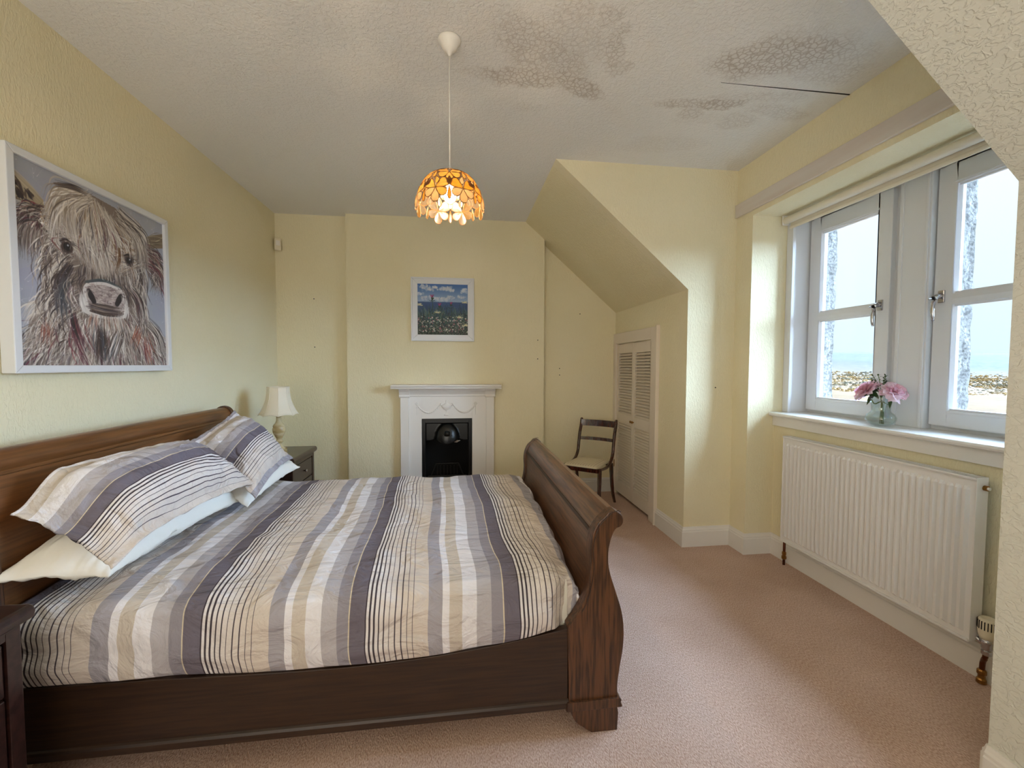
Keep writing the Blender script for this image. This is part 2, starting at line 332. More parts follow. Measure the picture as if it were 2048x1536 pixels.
struct(MB().prism(cheek, 'y', YN-.1, YN).build('wall_dormer_near', M_near))
struct(MB().prism(slope, 'y', YF, YN-.1).build('ceiling_slope_near', M_near))
struct(box('wall_knee_near', XK, XK+.1, YF, YN-.1, 0, ZK, M_near))
struct(MB().box(XW, 2.76, YE, YD+.1, 0, C).box(XW, 2.76, YN-.1, YE, ZR, C).box(XR, 2.76, YN-.1, YE, 0, 1.055).box(XW, 2.76, YN-.12, YN, 0, C).build('wall_window', M_wall))
# outer stonework round the two openings
struct(MB().box(2.665, 2.77, YN, 1.39, 1.05, 2.56).box(2.665, 2.77, 1.985, 2.255, 1.05, 2.56).box(2.665, 2.77, 2.835, YE, 1.05, 2.56).box(2.665, 2.77, YN, YE, 2.44, 2.56).box(2.67, 2.80, YN, YE, .98, 1.10).build('wall_stone_outer', M_stone))
def wobble(o, amp, fr, cuts):
    b = bmesh.new(); b.from_mesh(o.data); bmesh.ops.subdivide_edges(b, edges=b.edges, cuts=cuts, use_grid_fill=True)
    for v in b.verts: v.co.y += amp*noise.noise(v.co*fr); v.co.x += amp*.5*noise.noise(v.co*fr+Vector((5, 5, 5)))
    b.to_mesh(o.data); b.free()
wobble(bpy.data.objects['wall_stone_outer'], .014, 22, 22)

# skirting boards
SK = [(0, 0), (.020, 0), (.020, .118), (.016, .124), (.016, .134), (.010, .142), (.006, .156), (0, .156)]
def skirt(name, pts, flip=1):
    """pts: plan polyline, board stands on the left of its direction * flip"""
    P = [Vector((*p, 0)) for p in pts]; n = len(P); v = []; f = []
    for i in range(n):
        d0 = (P[i]-P[i-1]).normalized() if i else None; d1 = (P[i+1]-P[i]).normalized() if i < n-1 else None
        def nn(d): return Vector((-d.y, d.x, 0))*flip
        if d0 is None: m_ = nn(d1)
        elif d1 is None: m_ = nn(d0)
        else:
            a, b = nn(d0), nn(d1); m_ = (a+b)/(1+a.dot(b))
        for x, z in SK: v.append(P[i]+m_*x+Vector((0, 0, z)))
    k = len(SK)
    for i in range(n-1):
        for j in range(k): f.append([i*k+j, i*k+(j+1) % k, (i+1)*k+(j+1) % k, (i+1)*k+j])
    f.append(list(range(k))); f.append([(n-1)*k+j for j in range(k)])
    return struct(link(name, v, f, M_white))
skirt('baseboard_dormer', [(XK, 3.575), (XK, YD), (XW, YD), (XW, YE), (XR, YE), (XR, YN)], -1)
skirt('baseboard_knee_near', [(XK, YN), (XK, YF)], -1)
skirt('baseboard_knee_near_return', [(2.1, YN), (XK, YN)], -1)
skirt('baseboard_alcove', [(CX1, YC), (CX1, YR), (XK, YR)], -1)
skirt('baseboard_chimney', [(.40, YC), (CX1, YC)], -1)
skirt('baseboard_back', [(XL, YB), (CX0, YB)], -1)
skirt('baseboard_left', [(XL, YF), (XL, YB)], -1)

# batten, sill, apron
struct(MB().box(XW-.022, XW, YN+.01, YD-.005, 2.575, 2.672).build('trim_1', M_lavwood, bevel=.003))
sill = [(2.64, 1.056), (2.353, 1.056), (2.343, 1.060), (2.338, 1.070), (2.343, 1.082), (2.353, 1.086), (2.64, 1.088)]
struct(MB().prism(sill, 'y', YN+.003, YE-.002).build('trim_2', mat('sill_gloss', (238, 236, 232), .16)))
struct(MB().box(2.373, XR, YN+.003, YE-.002, .985, 1.056).build('trim_3', M_white, bevel=.002))
# window joinery
struct(MB().box(2.45, 2.665, 2.878, YE-.001, 1.087, ZR-.001).box(2.445, 2.47, 2.872, 2.885, 1.087, ZR-.001).build('trim_4', M_frame, bevel=.003))
struct(MB().box(2.45, 2.665, YN, 1.330, 1.087, ZR-.001).build('trim_5', M_frame, bevel=.003))
struct(MB().box(2.555, 2.665, 2.035, 2.205, 1.087, ZR-.001).box(2.549, 2.556, 2.045, 2.06, 1.087, ZR-.03).box(2.549, 2.556, 2.18, 2.195, 1.087, ZR-.03).build('trim_6', M_frame, bevel=.003))
def casement(name, y0, y1, hy, label):
    z0, z1 = 1.113, 2.492
    w = thing(name, label, None, (2.6, (y0+y1)/2, z0), kind='structure')
    fr = MB().box(2.612, 2.662, y0-.03, y0+.03, z0-.025, z1+.04).box(2.612, 2.662, y1-.03, y1+.025, z0-.025, z1+.04).box(2.612, 2.662, y0+.03, y1-.03, z0-.025, z0+.03).box(2.612, 2.662, y0+.03, y1-.03, z1-.03, z1+.045)
    fr.build('window_frame', M_frame, w, bevel=.002)
    sL, sR = .098, .085
    g0, g1 = y0+sR, y1-.085
    gz0, gz1 = 1.198, 2.382
    sash = MB(); X0, X1 = 2.580, 2.640
    def picture(mb, a0, a1, b0, b1, c0, c1, d0, d1, xa, xb):
        mb.box(xa, xb, a0, a1, c0, b0).box(xa, xb, a0, a1, b1, c1) if False else None
    sash.box(X0, X1, y0, g0, z0, z1).box(X0, X1, g1, y1, z0, z1).box(X0, X1, g0, g1, z0, gz0).box(X0, X1, g0, g1, gz1, z1)
    sash.build('sash', M_frame, w, bevel=.004)
    bead = MB()
    for (c0, c1) in ((gz0, 1.757), (1.815, gz1)):
        bead.prism([(X0+.004, g0), (X0+.004, g0+.004), (X0+.022, g0+.014), (X0+.022, g0)], 'z', c0, c1)
        bead.prism([(X0+.004, g1), (X0+.004, g1-.004), (X0+.022, g1-.014), (X0+.022, g1)], 'z', c0, c1)
        bead.box(X0+.01, X0+.022, g0, g1, c0, c0+.010).box(X0+.01, X0+.022, g0, g1, c1-.010, c1)
    bead.box(X0-.004, X0, g0-.01, g1+.01, gz1+.012, gz1+.020).box(X0-.004, X0, g0-.01, g1+.01, gz0-.022, gz0-.014)
    bead.build('glazing_bead', M_frame, w)
    MB().prism([(X0+.002, 1.757), (X0-.002, 1.786), (X0+.002, 1.815), (X0+.05, 1.815), (X0+.05, 1.757)], 'y', g0, g1).build('glazing_bar', M_frame, w, bevel=.002)
    for (c0, c1) in ((gz0, 1.757), (1.815, gz1)):
        box('pane', 2.606, 2.612, g0, g1, c0, c1, M_glass, w)
    # handle on the stile next to the mullion
    h = MB().box(X0-.010, X0, hy-.016, hy+.016, 1.772, 1.838).build('handle', M_chrome, w, bevel=.004)
    MB().tube([(X0-.008, hy, 1.812), (X0-.03, hy, 1.805), (X0-.052, hy, 1.797)], [.014, .014, .011], 10).build('handle_spindle', M_chrome, h, smooth=True)
    MB().tube(interp([(X0-.040, hy, 1.800), (X0-.052, hy, 1.775), (X0-.058, hy, 1.74), (X0-.057, hy, 1.705), (X0-.050, hy, 1.676)], 10), [.009, .009, .009, .009, .0085, .0085, .008, .008, .007, .005], 10, flat=1.2).build('handle_lever', M_chrome, h, smooth=True)
    MB().tube([(X0-.052, hy, 1.797), (X0-.060, hy, 1.795)], .009, 10).build('handle_cap', M_black, h)
    MB().tube([(X0-.060, hy, 1.795), (X0-.082, hy+.002, 1.790)], .0035, 6).build('handle_key', M_chrome, h)
    return w
casement('window_1', 2.268, 2.862, 2.318, 'white casement left of the broad mullion, chrome handle at its right')
casement('window_2', 1.345, 2.026, 1.985, 'white casement right of the broad mullion, cut by the sloping wall')

# louvred cupboard door
d = thing('door_1', 'white louvred folding cupboard door in the low wall', None, (XK, 4.12, 0), kind='structure')
x0 = XK-.022
MB().box(x0, XK, 3.575, DY0-.006, 0, 1.78).box(x0, XK, DY1+.006, YR-.001, 0, 1.78).box(x0, XK, DY0-.006, DY1+.006, DZ+.004, 1.78).box(x0-.012, XK, 3.565, 3.585, 0, 1.79).build('door_frame', M_door, d, bevel=.003)
ym = 4.118
slat_me = None
for (a, b_) in ((ym+.0015, DY1-.003), (DY0+.003, ym-.0015)):
    xf, xb = XK-.002, XK+.028
    st = .036
    lf = MB().box(xf, xb, a, a+st, .03, DZ-.004).box(xf, xb, b_-st, b_, .03, DZ-.004).box(xf, xb, a+st, b_-st, .03, .150).box(xf, xb, a+st, b_-st, .805, .912).box(xf, xb, a+st, b_-st, 1.562, DZ-.004).build('door_leaf', M_door, d, bevel=.0025)
    for (za, zb, n) in ((.150, .805, 23), (.912, 1.562, 22)):
        for i in range(n):
            z = za+(i+.5)*(zb-za)/n; h = (zb-za)/n
            if slat_me is None:
                slat_me = MB().add([(-.012, 0, -.009), (-.009, 0, -.014), (.013, 0, .008), (.010, 0, .012), (-.012, 1, -.009), (-.009, 1, -.014), (.013, 1, .008), (.010, 1, .012)],
                    [[0,1,2,3],[7,6,5,4],[0,4,5,1],[1,5,6,2],[2,6,7,3],[3,7,4,0]]).build('slat', M_door).data
                bpy.data.objects.remove(bpy.data.objects['slat'])
            s_ = bpy.data.objects.new('slat', slat_me); COL.objects.link(s_); s_.parent = lf; s_.scale = (1, b_-a-2*st, 1)
            s_.location = Vector((xf+.012, a+st, z))-WL[d.name]
    ky = ym+(.022 if a > ym else -.022)
    MB().tube([(xf, ky, .856), (xf-.008, ky, .856), (xf-.012, ky, .856), (xf-.022, ky, .856), (xf-.026, ky, .856)], [.006, .006, .012, .013, .006], 12).build('knob', M_brass, lf, smooth=True)
for z in (.34, 1.47):
    MB().tube([(x0-.004, DY1+.003, z-.04), (x0-.004, DY1+.003, z+.04)], .005, 8).build('hinge', M_brass if z < 1 else M_door, d)
    
# screw holes left in the wallpaper
for nm, pts_ in (('wall_alcove', [(1.36, YR, 2.003), (1.132, YR, 1.396), (1.133, YR, 1.324)]), ('wall_back', [(-1.44, YB, 2.10), (-1.44, YB, 1.61)]), ('wall_chimney_breast', [(.86, YC, 1.70), (.86, YC, 1.50)])):
    for p in pts_:
        MB().tube([(p[0], p[1]+.002, p[2]), (p[0], p[1]-.003, p[2])], .0055, 8).build('screw_hole', M_black, bpy.data.objects[nm])
MB().tube([(2.02, YD+.001, 1.26), (2.02, YD-.003, 1.26)], .005, 8).build('screw_hole', M_black, bpy.data.objects['wall_dormer_far'])

# ------------------------------------------------------------ outdoors
def terrain():
    n = 90; v = []; f = []; rad = np.geomspace(4, 700, n); m = 80
    for i, r in enumerate(rad):
        for j in range(m):
            a = math.radians(-75+150*j/(m-1)); x = 2.9+r*math.cos(a); y = 2+r*math.sin(a)
            z = -3.6+.35*noise.noise(Vector((x*.05, y*.05, 0)))*min(1, r/30)
            z += 20*smooth01((r-260)/420)*(1+.35*noise.noise(Vector((a*3, 1, 0))))+.9*noise.noise(Vector((x*.02, y*.02, 3)))*smooth01((r-80)/200)
            v.append((x, y, z))
    for i in range(n-1):
        for j in range(m-1): f.append([i*m+j, (i+1)*m+j, (i+1)*m+j+1, i*m+j+1])
    mt = mat('field_grass_hazed', (170, 140, 92), .95, spec=.1); t = mt.node_tree; b = t.nodes['Principled BSDF']; N = t.nodes.new; K = t.links.new
    tcn = N('ShaderNodeTexCoord'); s_ = N('ShaderNodeSeparateXYZ'); K(tcn.outputs['Object'], s_.inputs[0])
    n1 = N('ShaderNodeTexNoise'); n1.inputs['Scale'].default_value = .35; n1.inputs['Detail'].default_value = 8; n1.inputs['Roughness'].default_value = .75; K(tcn.outputs['Object'], n1.inputs[0])
    c1 = N('ShaderNodeValToRGB'); c1.color_ramp.elements[0].position = .35; c1.color_ramp.elements[0].color = L4((96, 70, 38)); c1.color_ramp.elements[1].position = .62; c1.color_ramp.elements[1].color = L4((124, 94, 54)); K(n1.outputs[0], c1.inputs[0])
    c2 = N('ShaderNodeValToRGB'); c2.color_ramp.elements[0].position = .42; c2.color_ramp.elements[0].color = L4((66, 74, 78)); c2.color_ramp.elements[1].position = .6; c2.color_ramp.elements[1].color = L4((98, 98, 90)); K(n1.outputs[0], c2.inputs[0])  # far ground: distance haze put into the colour
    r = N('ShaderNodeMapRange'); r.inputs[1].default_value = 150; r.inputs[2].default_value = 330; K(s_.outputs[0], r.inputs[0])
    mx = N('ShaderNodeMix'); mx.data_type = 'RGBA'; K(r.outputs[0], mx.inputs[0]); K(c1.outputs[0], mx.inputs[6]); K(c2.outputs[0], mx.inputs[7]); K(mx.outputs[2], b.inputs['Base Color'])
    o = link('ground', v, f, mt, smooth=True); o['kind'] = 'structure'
terrain()
def scrub():
    v = []; f = []; mb = MB()
    for i in range(15000):
        r = 105*(330/105)**random.random(); a = math.radians(random.uniform(20, 62) if False else random.uniform(-10, 62))
        x = 2.9+r*math.cos(a); y = 2+r*math.sin(a); h = random.uniform(.14, .42)*(.4+r/190)
        z = -3.75+20*smooth01((r-260)/420)
        k = 6; ring = []
        vs = [(x, y, z+h*1.1)]
        for lev in (.7, .15):
            for q in range(k):
                an = 2*PI*q/k+lev; rr = h*random.uniform(.5, 1.0); vs.append((x+rr*math.cos(an), y+rr*math.sin(an), z+h*lev*random.uniform(.8, 1.15)))
        fs = [[0, 1+q, 1+(q+1) % k] for q in range(k)]+[[1+q, 7+q, 7+(q+1) % k, 1+(q+1) % k] for q in range(k)]
        mb.add(vs, fs)
    m_ = mat('moorland_scrub', (146, 116, 70), .95, spec=.1, var=(.06, (92, 92, 82), .45, .58))
    o = mb.build('moorland_scrub', m_); tag(o, 'low dry scrub scattered over the moor beyond the window', 'scrub', kind='stuff')
scrub()
# ------------------------------------------------------------ sleigh bed
BN, BF = 1.55, 3.21          # near and far faces of the bed
bed = thing('sleigh_bed', 'dark oak sleigh bed with scrolled headboard and curved footboard', 'bed', (-.5, (BN+BF)/2, 0))
L_ = [(.427, .128), (.42, .424), (.445, .456), (.478, .512), (.498, .577), (.508, .651), (.505, .717), (.512, .775), (.533, .823), (.558, .847), (.578, .868)]
R_ = [(.604, .874), (.629, .856), (.637, .831), (.626, .811), (.605, .800), (.588, .763), (.578, .705), (.584, .638), (.608, .561), (.635, .475), (.645, .398), (.642, .322), (.630, .246), (.622, .178), (.624, .128)]
left = [L_[0]]+[tuple(p[:2]) for p in interp([(*p, 0) for p in L_[1:]], 30)]
right = [tuple(p[:2]) for p in interp([(*p, 0) for p in R_], 46)]
post_poly = left+right
for (a, b_) in ((BN, BN+.055), (BF-.055, BF)):
    p = MB().prism(post_poly, 'y', a, b_).build('footboard_post', M_wood, bed, bevel=.004)
    MB().prism([(.415, .098), (.638, .098), (.638, .106), (.632, .118), (.636, .126), (.630, .134), (.418, .134)], 'y', a-.012 if a == BN else a, b_ if a == BN else b_+.012).build('foot_moulding', M_wood, p, bevel=.003)
    MB().prism([(.431, .098), (.621, .098), (.626, .07), (.622, 0), (.517, 0), (.491, .020), (.470, .034), (.452, .050), (.440, .073)], 'y', a-.004, b_+.004).build('bracket_foot', M_wood, p, bevel=.004)
    # scroll line carved round the top of the post
    yy = a-.0015 if a == BN else b_+.0015
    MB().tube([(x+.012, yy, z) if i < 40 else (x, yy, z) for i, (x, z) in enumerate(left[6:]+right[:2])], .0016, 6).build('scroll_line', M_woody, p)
# curved panel of the footboard, its cap roll and inner mouldings
inner = [(.450, .13), (.444, .40), (.462, .452), (.490, .512), (.508, .577), (.518, .651), (.517, .717), (.524, .775), (.545, .823), (.566, .850), (.590, .868)]
ic = [tuple(p[:2]) for p in interp([(*p, 0) for p in inner], 40)]
outer = [(x+.028, z-.006) for x, z in ic[:-4]]
MB().prism(ic+[(.612, .866), (.628, .850), (.632, .830), (.622, .815), (.600, .806)]+outer[::-1], 'y', BN+.055, BF-.055).build('footboard_panel', M_woodx, bed, angle=.6)
def strip_on(curve, i0, i1, y0, y1, t):
    seg = curve[i0:i1]; return seg+[(x-t, z) for x, z in seg[::-1]]
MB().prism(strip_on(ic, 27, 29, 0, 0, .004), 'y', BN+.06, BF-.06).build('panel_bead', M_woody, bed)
MB().prism([(.440, .100), (.632, .100), (.632, .132), (.440, .132)], 'y', BN+.05, BF-.05).build('footboard_plinth', M_woodx, bed, bevel=.003)
# headboard
hb = [(-1.50, .12), (-1.495, .55), (-1.503, .80), (-1.53, .95), (-1.556, 1.03), (-1.562, 1.055)]
hc = [tuple(p[:2]) for p in interp([(*p, 0) for p in hb], 30)]
roll = [(-1.612+.050*math.cos(t), 1.083+.050*math.sin(t)) for t in np.linspace(-.5, PI*1.25, 22)]
hout = [(x-.035, z-.004) for x, z in hc[:-1]]
MB().prism(hc[:-2]+hout[::-1], 'y', BN+.02, BF-.02).build('headboard_panel', M_hbwood, bed, angle=.6)
MB().prism(hc[-5:-1]+roll+[(-1.60, 1.03)], 'y', BN+.02, BF-.015).build('headboard_cap', M_hbwood, bed, angle=.6)
MB().prism([(x+.004, z) for x, z in hc[23:27]]+[(x-.01, z) for x, z in hc[23:27]][::-1], 'y', BN+.03, BF-.03).build('headboard_bead', M_hbwood, bed)
hend = [(x+.012, z) for x, z in hc]+[(-1.612+.060*math.cos(t), 1.083+.060*math.sin(t)) for t in np.linspace(-.5, PI*1.25, 22)]+[(-1.655, 1.02), (-1.62, .93), (-1.60, .8), (-1.60, .12)]
for (a, b_) in ((BN, BN+.03), (BF-.03, BF)):
    MB().prism(hend, 'y', a, b_).build('headboard_post', M_wood, bed, bevel=.004)
# side rails: the top edge sweeps up towards the footboard
def railz(x): return .340+(.080*((x+.45)/.87)**2 if x > -.45 else .016*smooth01((-.45-x)/.8))
xs_ = np.linspace(-1.50, .422, 40)
for (a, b_, k) in ((BN+.004, BN+.034, 1), (BF-.034, BF-.004, -1)):
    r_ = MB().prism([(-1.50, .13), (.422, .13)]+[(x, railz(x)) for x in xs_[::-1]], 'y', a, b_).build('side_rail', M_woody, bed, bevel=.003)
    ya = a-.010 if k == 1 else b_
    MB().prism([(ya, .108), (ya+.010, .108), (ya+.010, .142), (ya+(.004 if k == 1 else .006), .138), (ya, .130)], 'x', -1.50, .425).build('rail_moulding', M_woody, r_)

box('mattress', -1.49, .44, BN+.045, BF-.045, .16, .60, M_matt, bevel=.04)
tag(bpy.data.objects['mattress'], 'deep mattress inside the sleigh bed under the striped cover', 'mattress')

# duvet
def duvet():
    ny, nx = 130, 300
    sec = interp([(0, BN+.036, .340), (0, BN+.004, .350), (0, BN-.013, .41), (0, BN-.014, .49), (0, BN-.004, .555), (0, BN+.024, .597), (0, BN+.10, .619), (0, 1.95, .640), (0, 2.4, .650),
        (0, 2.85, .650), (0, 3.02, .640), (0, 3.11, .612), (0, 3.165, .55), (0, 3.172, .47), (0, 3.165, .37)], ny)
    arc = [0]
    for i in range(1, ny): arc.append(arc[-1]+(sec[i]-sec[i-1]).length)
    v = []; uv = []; f = []
    for i in range(nx):
        t = i/(nx-1)
        x = -1.47+t*2.02; xc = x
        over = max(0, x-.455)                      # last rows turn down beside the footboard
        for j in range(ny):
            y, z = sec[j].y, sec[j].z
            side = smooth01((.60-z)/.12) if y < 2 else 0
            fs = smooth01((z-.36)/.2)
            inn = smooth01((x-.33)/.11)
            xx = min(x, .455)+.030*math.sin(min(over/.06, 1)*PI/2)
            dz = -.020*smooth01((x-.36)/.10)-max(0, over)*1.2
            zz = z
            zz = z+(railz(min(x, .42))-.343)*(1-fs)
            if over > 0: zz = max(zz+dz*fs, .38 if z > .38 else zz)
            else: zz += dz*fs
            yy = y
            if y < 2.2: yy = max(y, BN-.014+inn*.075) if y < BN+.06 else y
            # head end falls a little
            p = Vector((xx*1.0, yy*1.0, zz))
            # folds
            w1 = noise.noise(Vector((x*2.4+y*1.4, y*3.0-x*.9, 1.3)))
            w2 = noise.noise(Vector((x*7+y*2.5, y*2.2+z*6, 7.1)))
            w3 = noise.noise(Vector((x*5-y*9, y*4+x*6, z*9)))
            w4 = noise.noise(Vector((x*26, y*9, z*10)))
            amp = .013*w1+.012*w2+.008*w3+.006*max(0, noise.noise(Vector((x*3+y*5, y*2.2-x*1.2, 4)))-.05)*noise.noise(Vector((x*14+y*6, y*5, 6)))*4
            sideamp = smooth01((.62-z)/.1) if y < 2 else 0
            dgn = noise.noise(Vector((x*3.2-zz*7, zz*10+x*2.2, 2)))
            p.y -= (amp*.8+.014*dgn*(1-inn))*sideamp*(1 if j > 2 else 0)
            p.z += (amp+.004*w4*smooth01((x-.30)/.1))*(1-.6*sideamp)
            if x > .34 and fs > .2:                # puckers at the foot end
                k = smooth01((x-.34)/.12); p.z += .012*k*noise.noise(Vector((y*9, x*5, 3))); p.x += .014*k*noise.noise(Vector((y*11, 4, z*4)))
            if j > 1 and y < 2: p.z += (.010*noise.noise(Vector((x*1.7, 9, 9)))) * (1-fs)
            v.append(p)
            x00 = .155+(3.08-y)*.042+.012*noise.noise(Vector((x*1.1, y*2.3, 5)))+.006*noise.noise(Vector((x*4, y*6, z*6)))
            uv.append(((x-x00)/.552, arc[j]))
    for i in range(nx-1):
        for j in range(ny-1): f.append([i*ny+j, (i+1)*ny+j, (i+1)*ny+j+1, i*ny+j+1])
    o = link('duvet', v, f, M_stripe, smooth=True, uvs=uv)
    so = o.modifiers.new('thick', 'SOLIDIFY'); so.thickness = .006; so.offset = -1
    tag(o, 'grey, beige and white striped duvet cover spread over the bed', 'duvet')
duvet()

# pillows: four corner points of the middle surface, bulge, arch
def pillow(name, corners, T, label, m, flange=0, arch=0, droop=0, seed=0, ustart=None, wr=.010, pinch=.07, group=None):
    """corners: front-near, front-far, back-near, back-far"""
    n = 56; A, B_, Cc, D = [Vector(c) for c in corners]
    nrm = ((B_-A).cross(Cc-A)).normalized()
    if nrm.z < 0: nrm = -nrm
    Wd = (Cc-A).length; Ln = (B_-A).length
    v = []; f = []; uv = []
    fu, fv = flange/Ln*2, flange/Wd*2
    def pos(u, w, sgn):
        # u along the length -1..1 (near..far), w across -1..1 (front..back)
        pu, pw = u*(1-pinch*(1-abs(w))**0*(1-w*w)*0), w
        uu = u*(1-pinch*(1-w*w)*abs(u)**3); ww = w*(1-pinch*1.3*(1-u*u)*abs(w)**3)
        a, b_ = (uu+1)/2, (ww+1)/2
        p = (A*(1-a)+B_*a)*(1-b_)+(Cc*(1-a)+D*a)*b_
        iu, iw = min(1, abs(u)/(1-fu)), min(1, abs(w)/(1-fv))
        h = (max(0, 1-iu**2.6)**.62)*(max(0, 1-iw**2.4)**.62)
        k = noise.noise(Vector((u*2.2+seed, w*1.8, seed*3)))*.16
        edge = max(iu, iw)**3
        wn = wr*(noise.noise(Vector((u*7+seed, w*2.2, 1+sgn)))*edge+.6*noise.noise(Vector((u*3+w*4, w*5-u*2, seed+sgn)))+.35*noise.noise(Vector((u*11, w*9, seed+sgn))))
        p = p+nrm*(sgn*T*(1 if sgn > 0 else .6)*h*(1+k)+arch*(1-u*u)*(1-.4*w*w)+(wn if h > 0 else wn*.6)+sgn*.0025)
        if flange and (iu >= 1 or iw >= 1): p = p+nrm*(.010*noise.noise(Vector((u*6, w*6, seed+2))))
        p.z -= droop*smooth01((-u-.60)/.40)**1.4*(.30+.70*(w+1)/2)
        return p
    for sgn in (1, -1):
        for i in range(n):
            for j in range(n):
                u = math.sin((i/(n-1)*2-1)*PI/2)*.35+(i/(n-1)*2-1)*.65; w = math.sin((j/(n-1)*2-1)*PI/2)*.35+(j/(n-1)*2-1)*.65
                p = pos(u, w, sgn); v.append(p); uv.append(((ustart or 0)+(-w*.5)*Wd*1.12/.552+.03*noise.noise(Vector((u*1.5, w*2, seed))), u))
    for s in (0, 1):
        o_ = s*n*n
        for i in range(n-1):
            for j in range(n-1):
                q = [o_+i*n+j, o_+(i+1)*n+j, o_+(i+1)*n+j+1, o_+i*n+j+1]; f.append(q if s == 0 else q[::-1])
    rim = [i*n for i in range(n)]+[(n-1)*n+j for j in range(1, n)]+[i*n+n-1 for i in range(n-2, -1, -1)]+[j for j in range(n-2, 0, -1)]
    for a in range(len(rim)):
        b_ = (a+1) % len(rim); f.append([rim[a], rim[a]+n*n, rim[b_]+n*n, rim[b_]])
    o = link(name, v, f, m, smooth=True, uvs=uv); tag(o, label, 'pillow', group)
    return o
pillow('plain_pillow', [(-1.235, 1.66, .672), (-1.165, 2.47, .690), (-1.50, 1.55, .725), (-1.45, 2.52, .86)], 0.115, 'cream plain pillow lying under the near striped pillow', M_pillow, seed=1, arch=.045, wr=.011, pinch=.05)
pillow('plain_pillow', [(-1.09, 2.36, .685), (-1.09, 3.12, .715), (-1.46, 2.50, .83), (-1.46, 3.17, .86)], .080, 'white plain pillow under the far striped pillow, beside the lamp', M_pillow, seed=4, arch=.02, wr=.012)
pillow('striped_pillow', [(-1.04, 2.34, .735), (-1.10, 3.02, .800), (-1.44, 2.50, 1.01), (-1.47, 3.04, 1.125)], .085, 'far striped pillow, nearest the table lamp', M_stripe, flange=.045, seed=8, ustart=-.03, arch=.04, wr=.014)
pillow('striped_pillow', [(-1.14, 1.545, .785), (-1.08, 2.47, .785), (-1.475, 1.60, 1.045), (-1.42, 2.46, 1.03)], .095, 'near striped pillow, resting on the cream pillow against the headboard', M_stripe, flange=.045, seed=2, ustart=-.05, arch=.06, droop=.115, wr=.014)

# ------------------------------------------------------------ bedside cabinets
def nightstand(loc, zt, label):
    w = thing('bedside_cabinet', label, 'cabinet', loc, group='matching bedside cabinets')
    k = dict(parent=w, local=True)
    Wd, D = .54, .535    # y width, x depth (origin back-left at floor)
    MB().box(0, D-.025, .02, .04, .06, zt-.05).box(0, D-.025, Wd-.04, Wd-.02, .06, zt-.05).box(0, .015, .02, Wd-.02, .06, zt-.05).box(0, D-.03, .02, Wd-.02, .06, .08).build('body', M_ns, **k, bevel=.002)
    MB().prism([(-.0, zt-.048), (D-.012, zt-.048), (D, zt-.038), (D+.004, zt-.02), (D-.002, zt-.004), (D-.012, zt), (0, zt)], 'y', -.006, Wd+.006).build('top', M_ns, **k, bevel=.006)
    MB().box(D-.035, D-.018, .018, .06, 0, zt-.048).box(D-.035, D-.018, Wd-.06, Wd-.018, 0, zt-.048).box(D-.035, D-.018, .06, Wd-.06, zt-.075, zt-.048).box(D-.035, D-.018, .06, Wd-.06, .05, .09).build('face_frame', M_ns, **k, bevel=.003)
    MB().box(D-.05, D-.022, .066, Wd-.066, zt-.235, zt-.082).build('drawer', M_ns, **k, bevel=.004)
    dr = bpy.context.scene.collection.objects[-1]
    MB().lathe([(.006, 0), (.005, .012), (.014, .018), (.015, .024), (.010, .029)], (0, 0, 0), 16).build('knob', M_chrome, dr, local=True, smooth=True)
    kb = COL.objects[-1]; kb.rotation_euler = (0, PI/2, 0); kb.location = (D-.022, Wd/2, zt-.158)
    MB().box(D-.05, D-.022, .066, Wd-.066, .096, zt-.243).build('door', M_ns, **k, bevel=.004)
    dd = COL.objects[-1]
    MB().box(D-.022, D-.017, .12, Wd-.12, .14, zt-.29).build('door_panel', M_ns, dd, local=True, bevel=.003)
    for yy in (.02, Wd-.06):
        box('foot', .01, .05, yy, yy+.04, 0, .06, M_ns, **{'parent': w, 'local': True})
nightstand((-1.793, .875, 0), .715, 'dark brown bedside cabinet at the near side of the bed')
nightstand((-1.793, 3.475, 0), .698, 'dark brown bedside cabinet in the far corner under the table lamp')

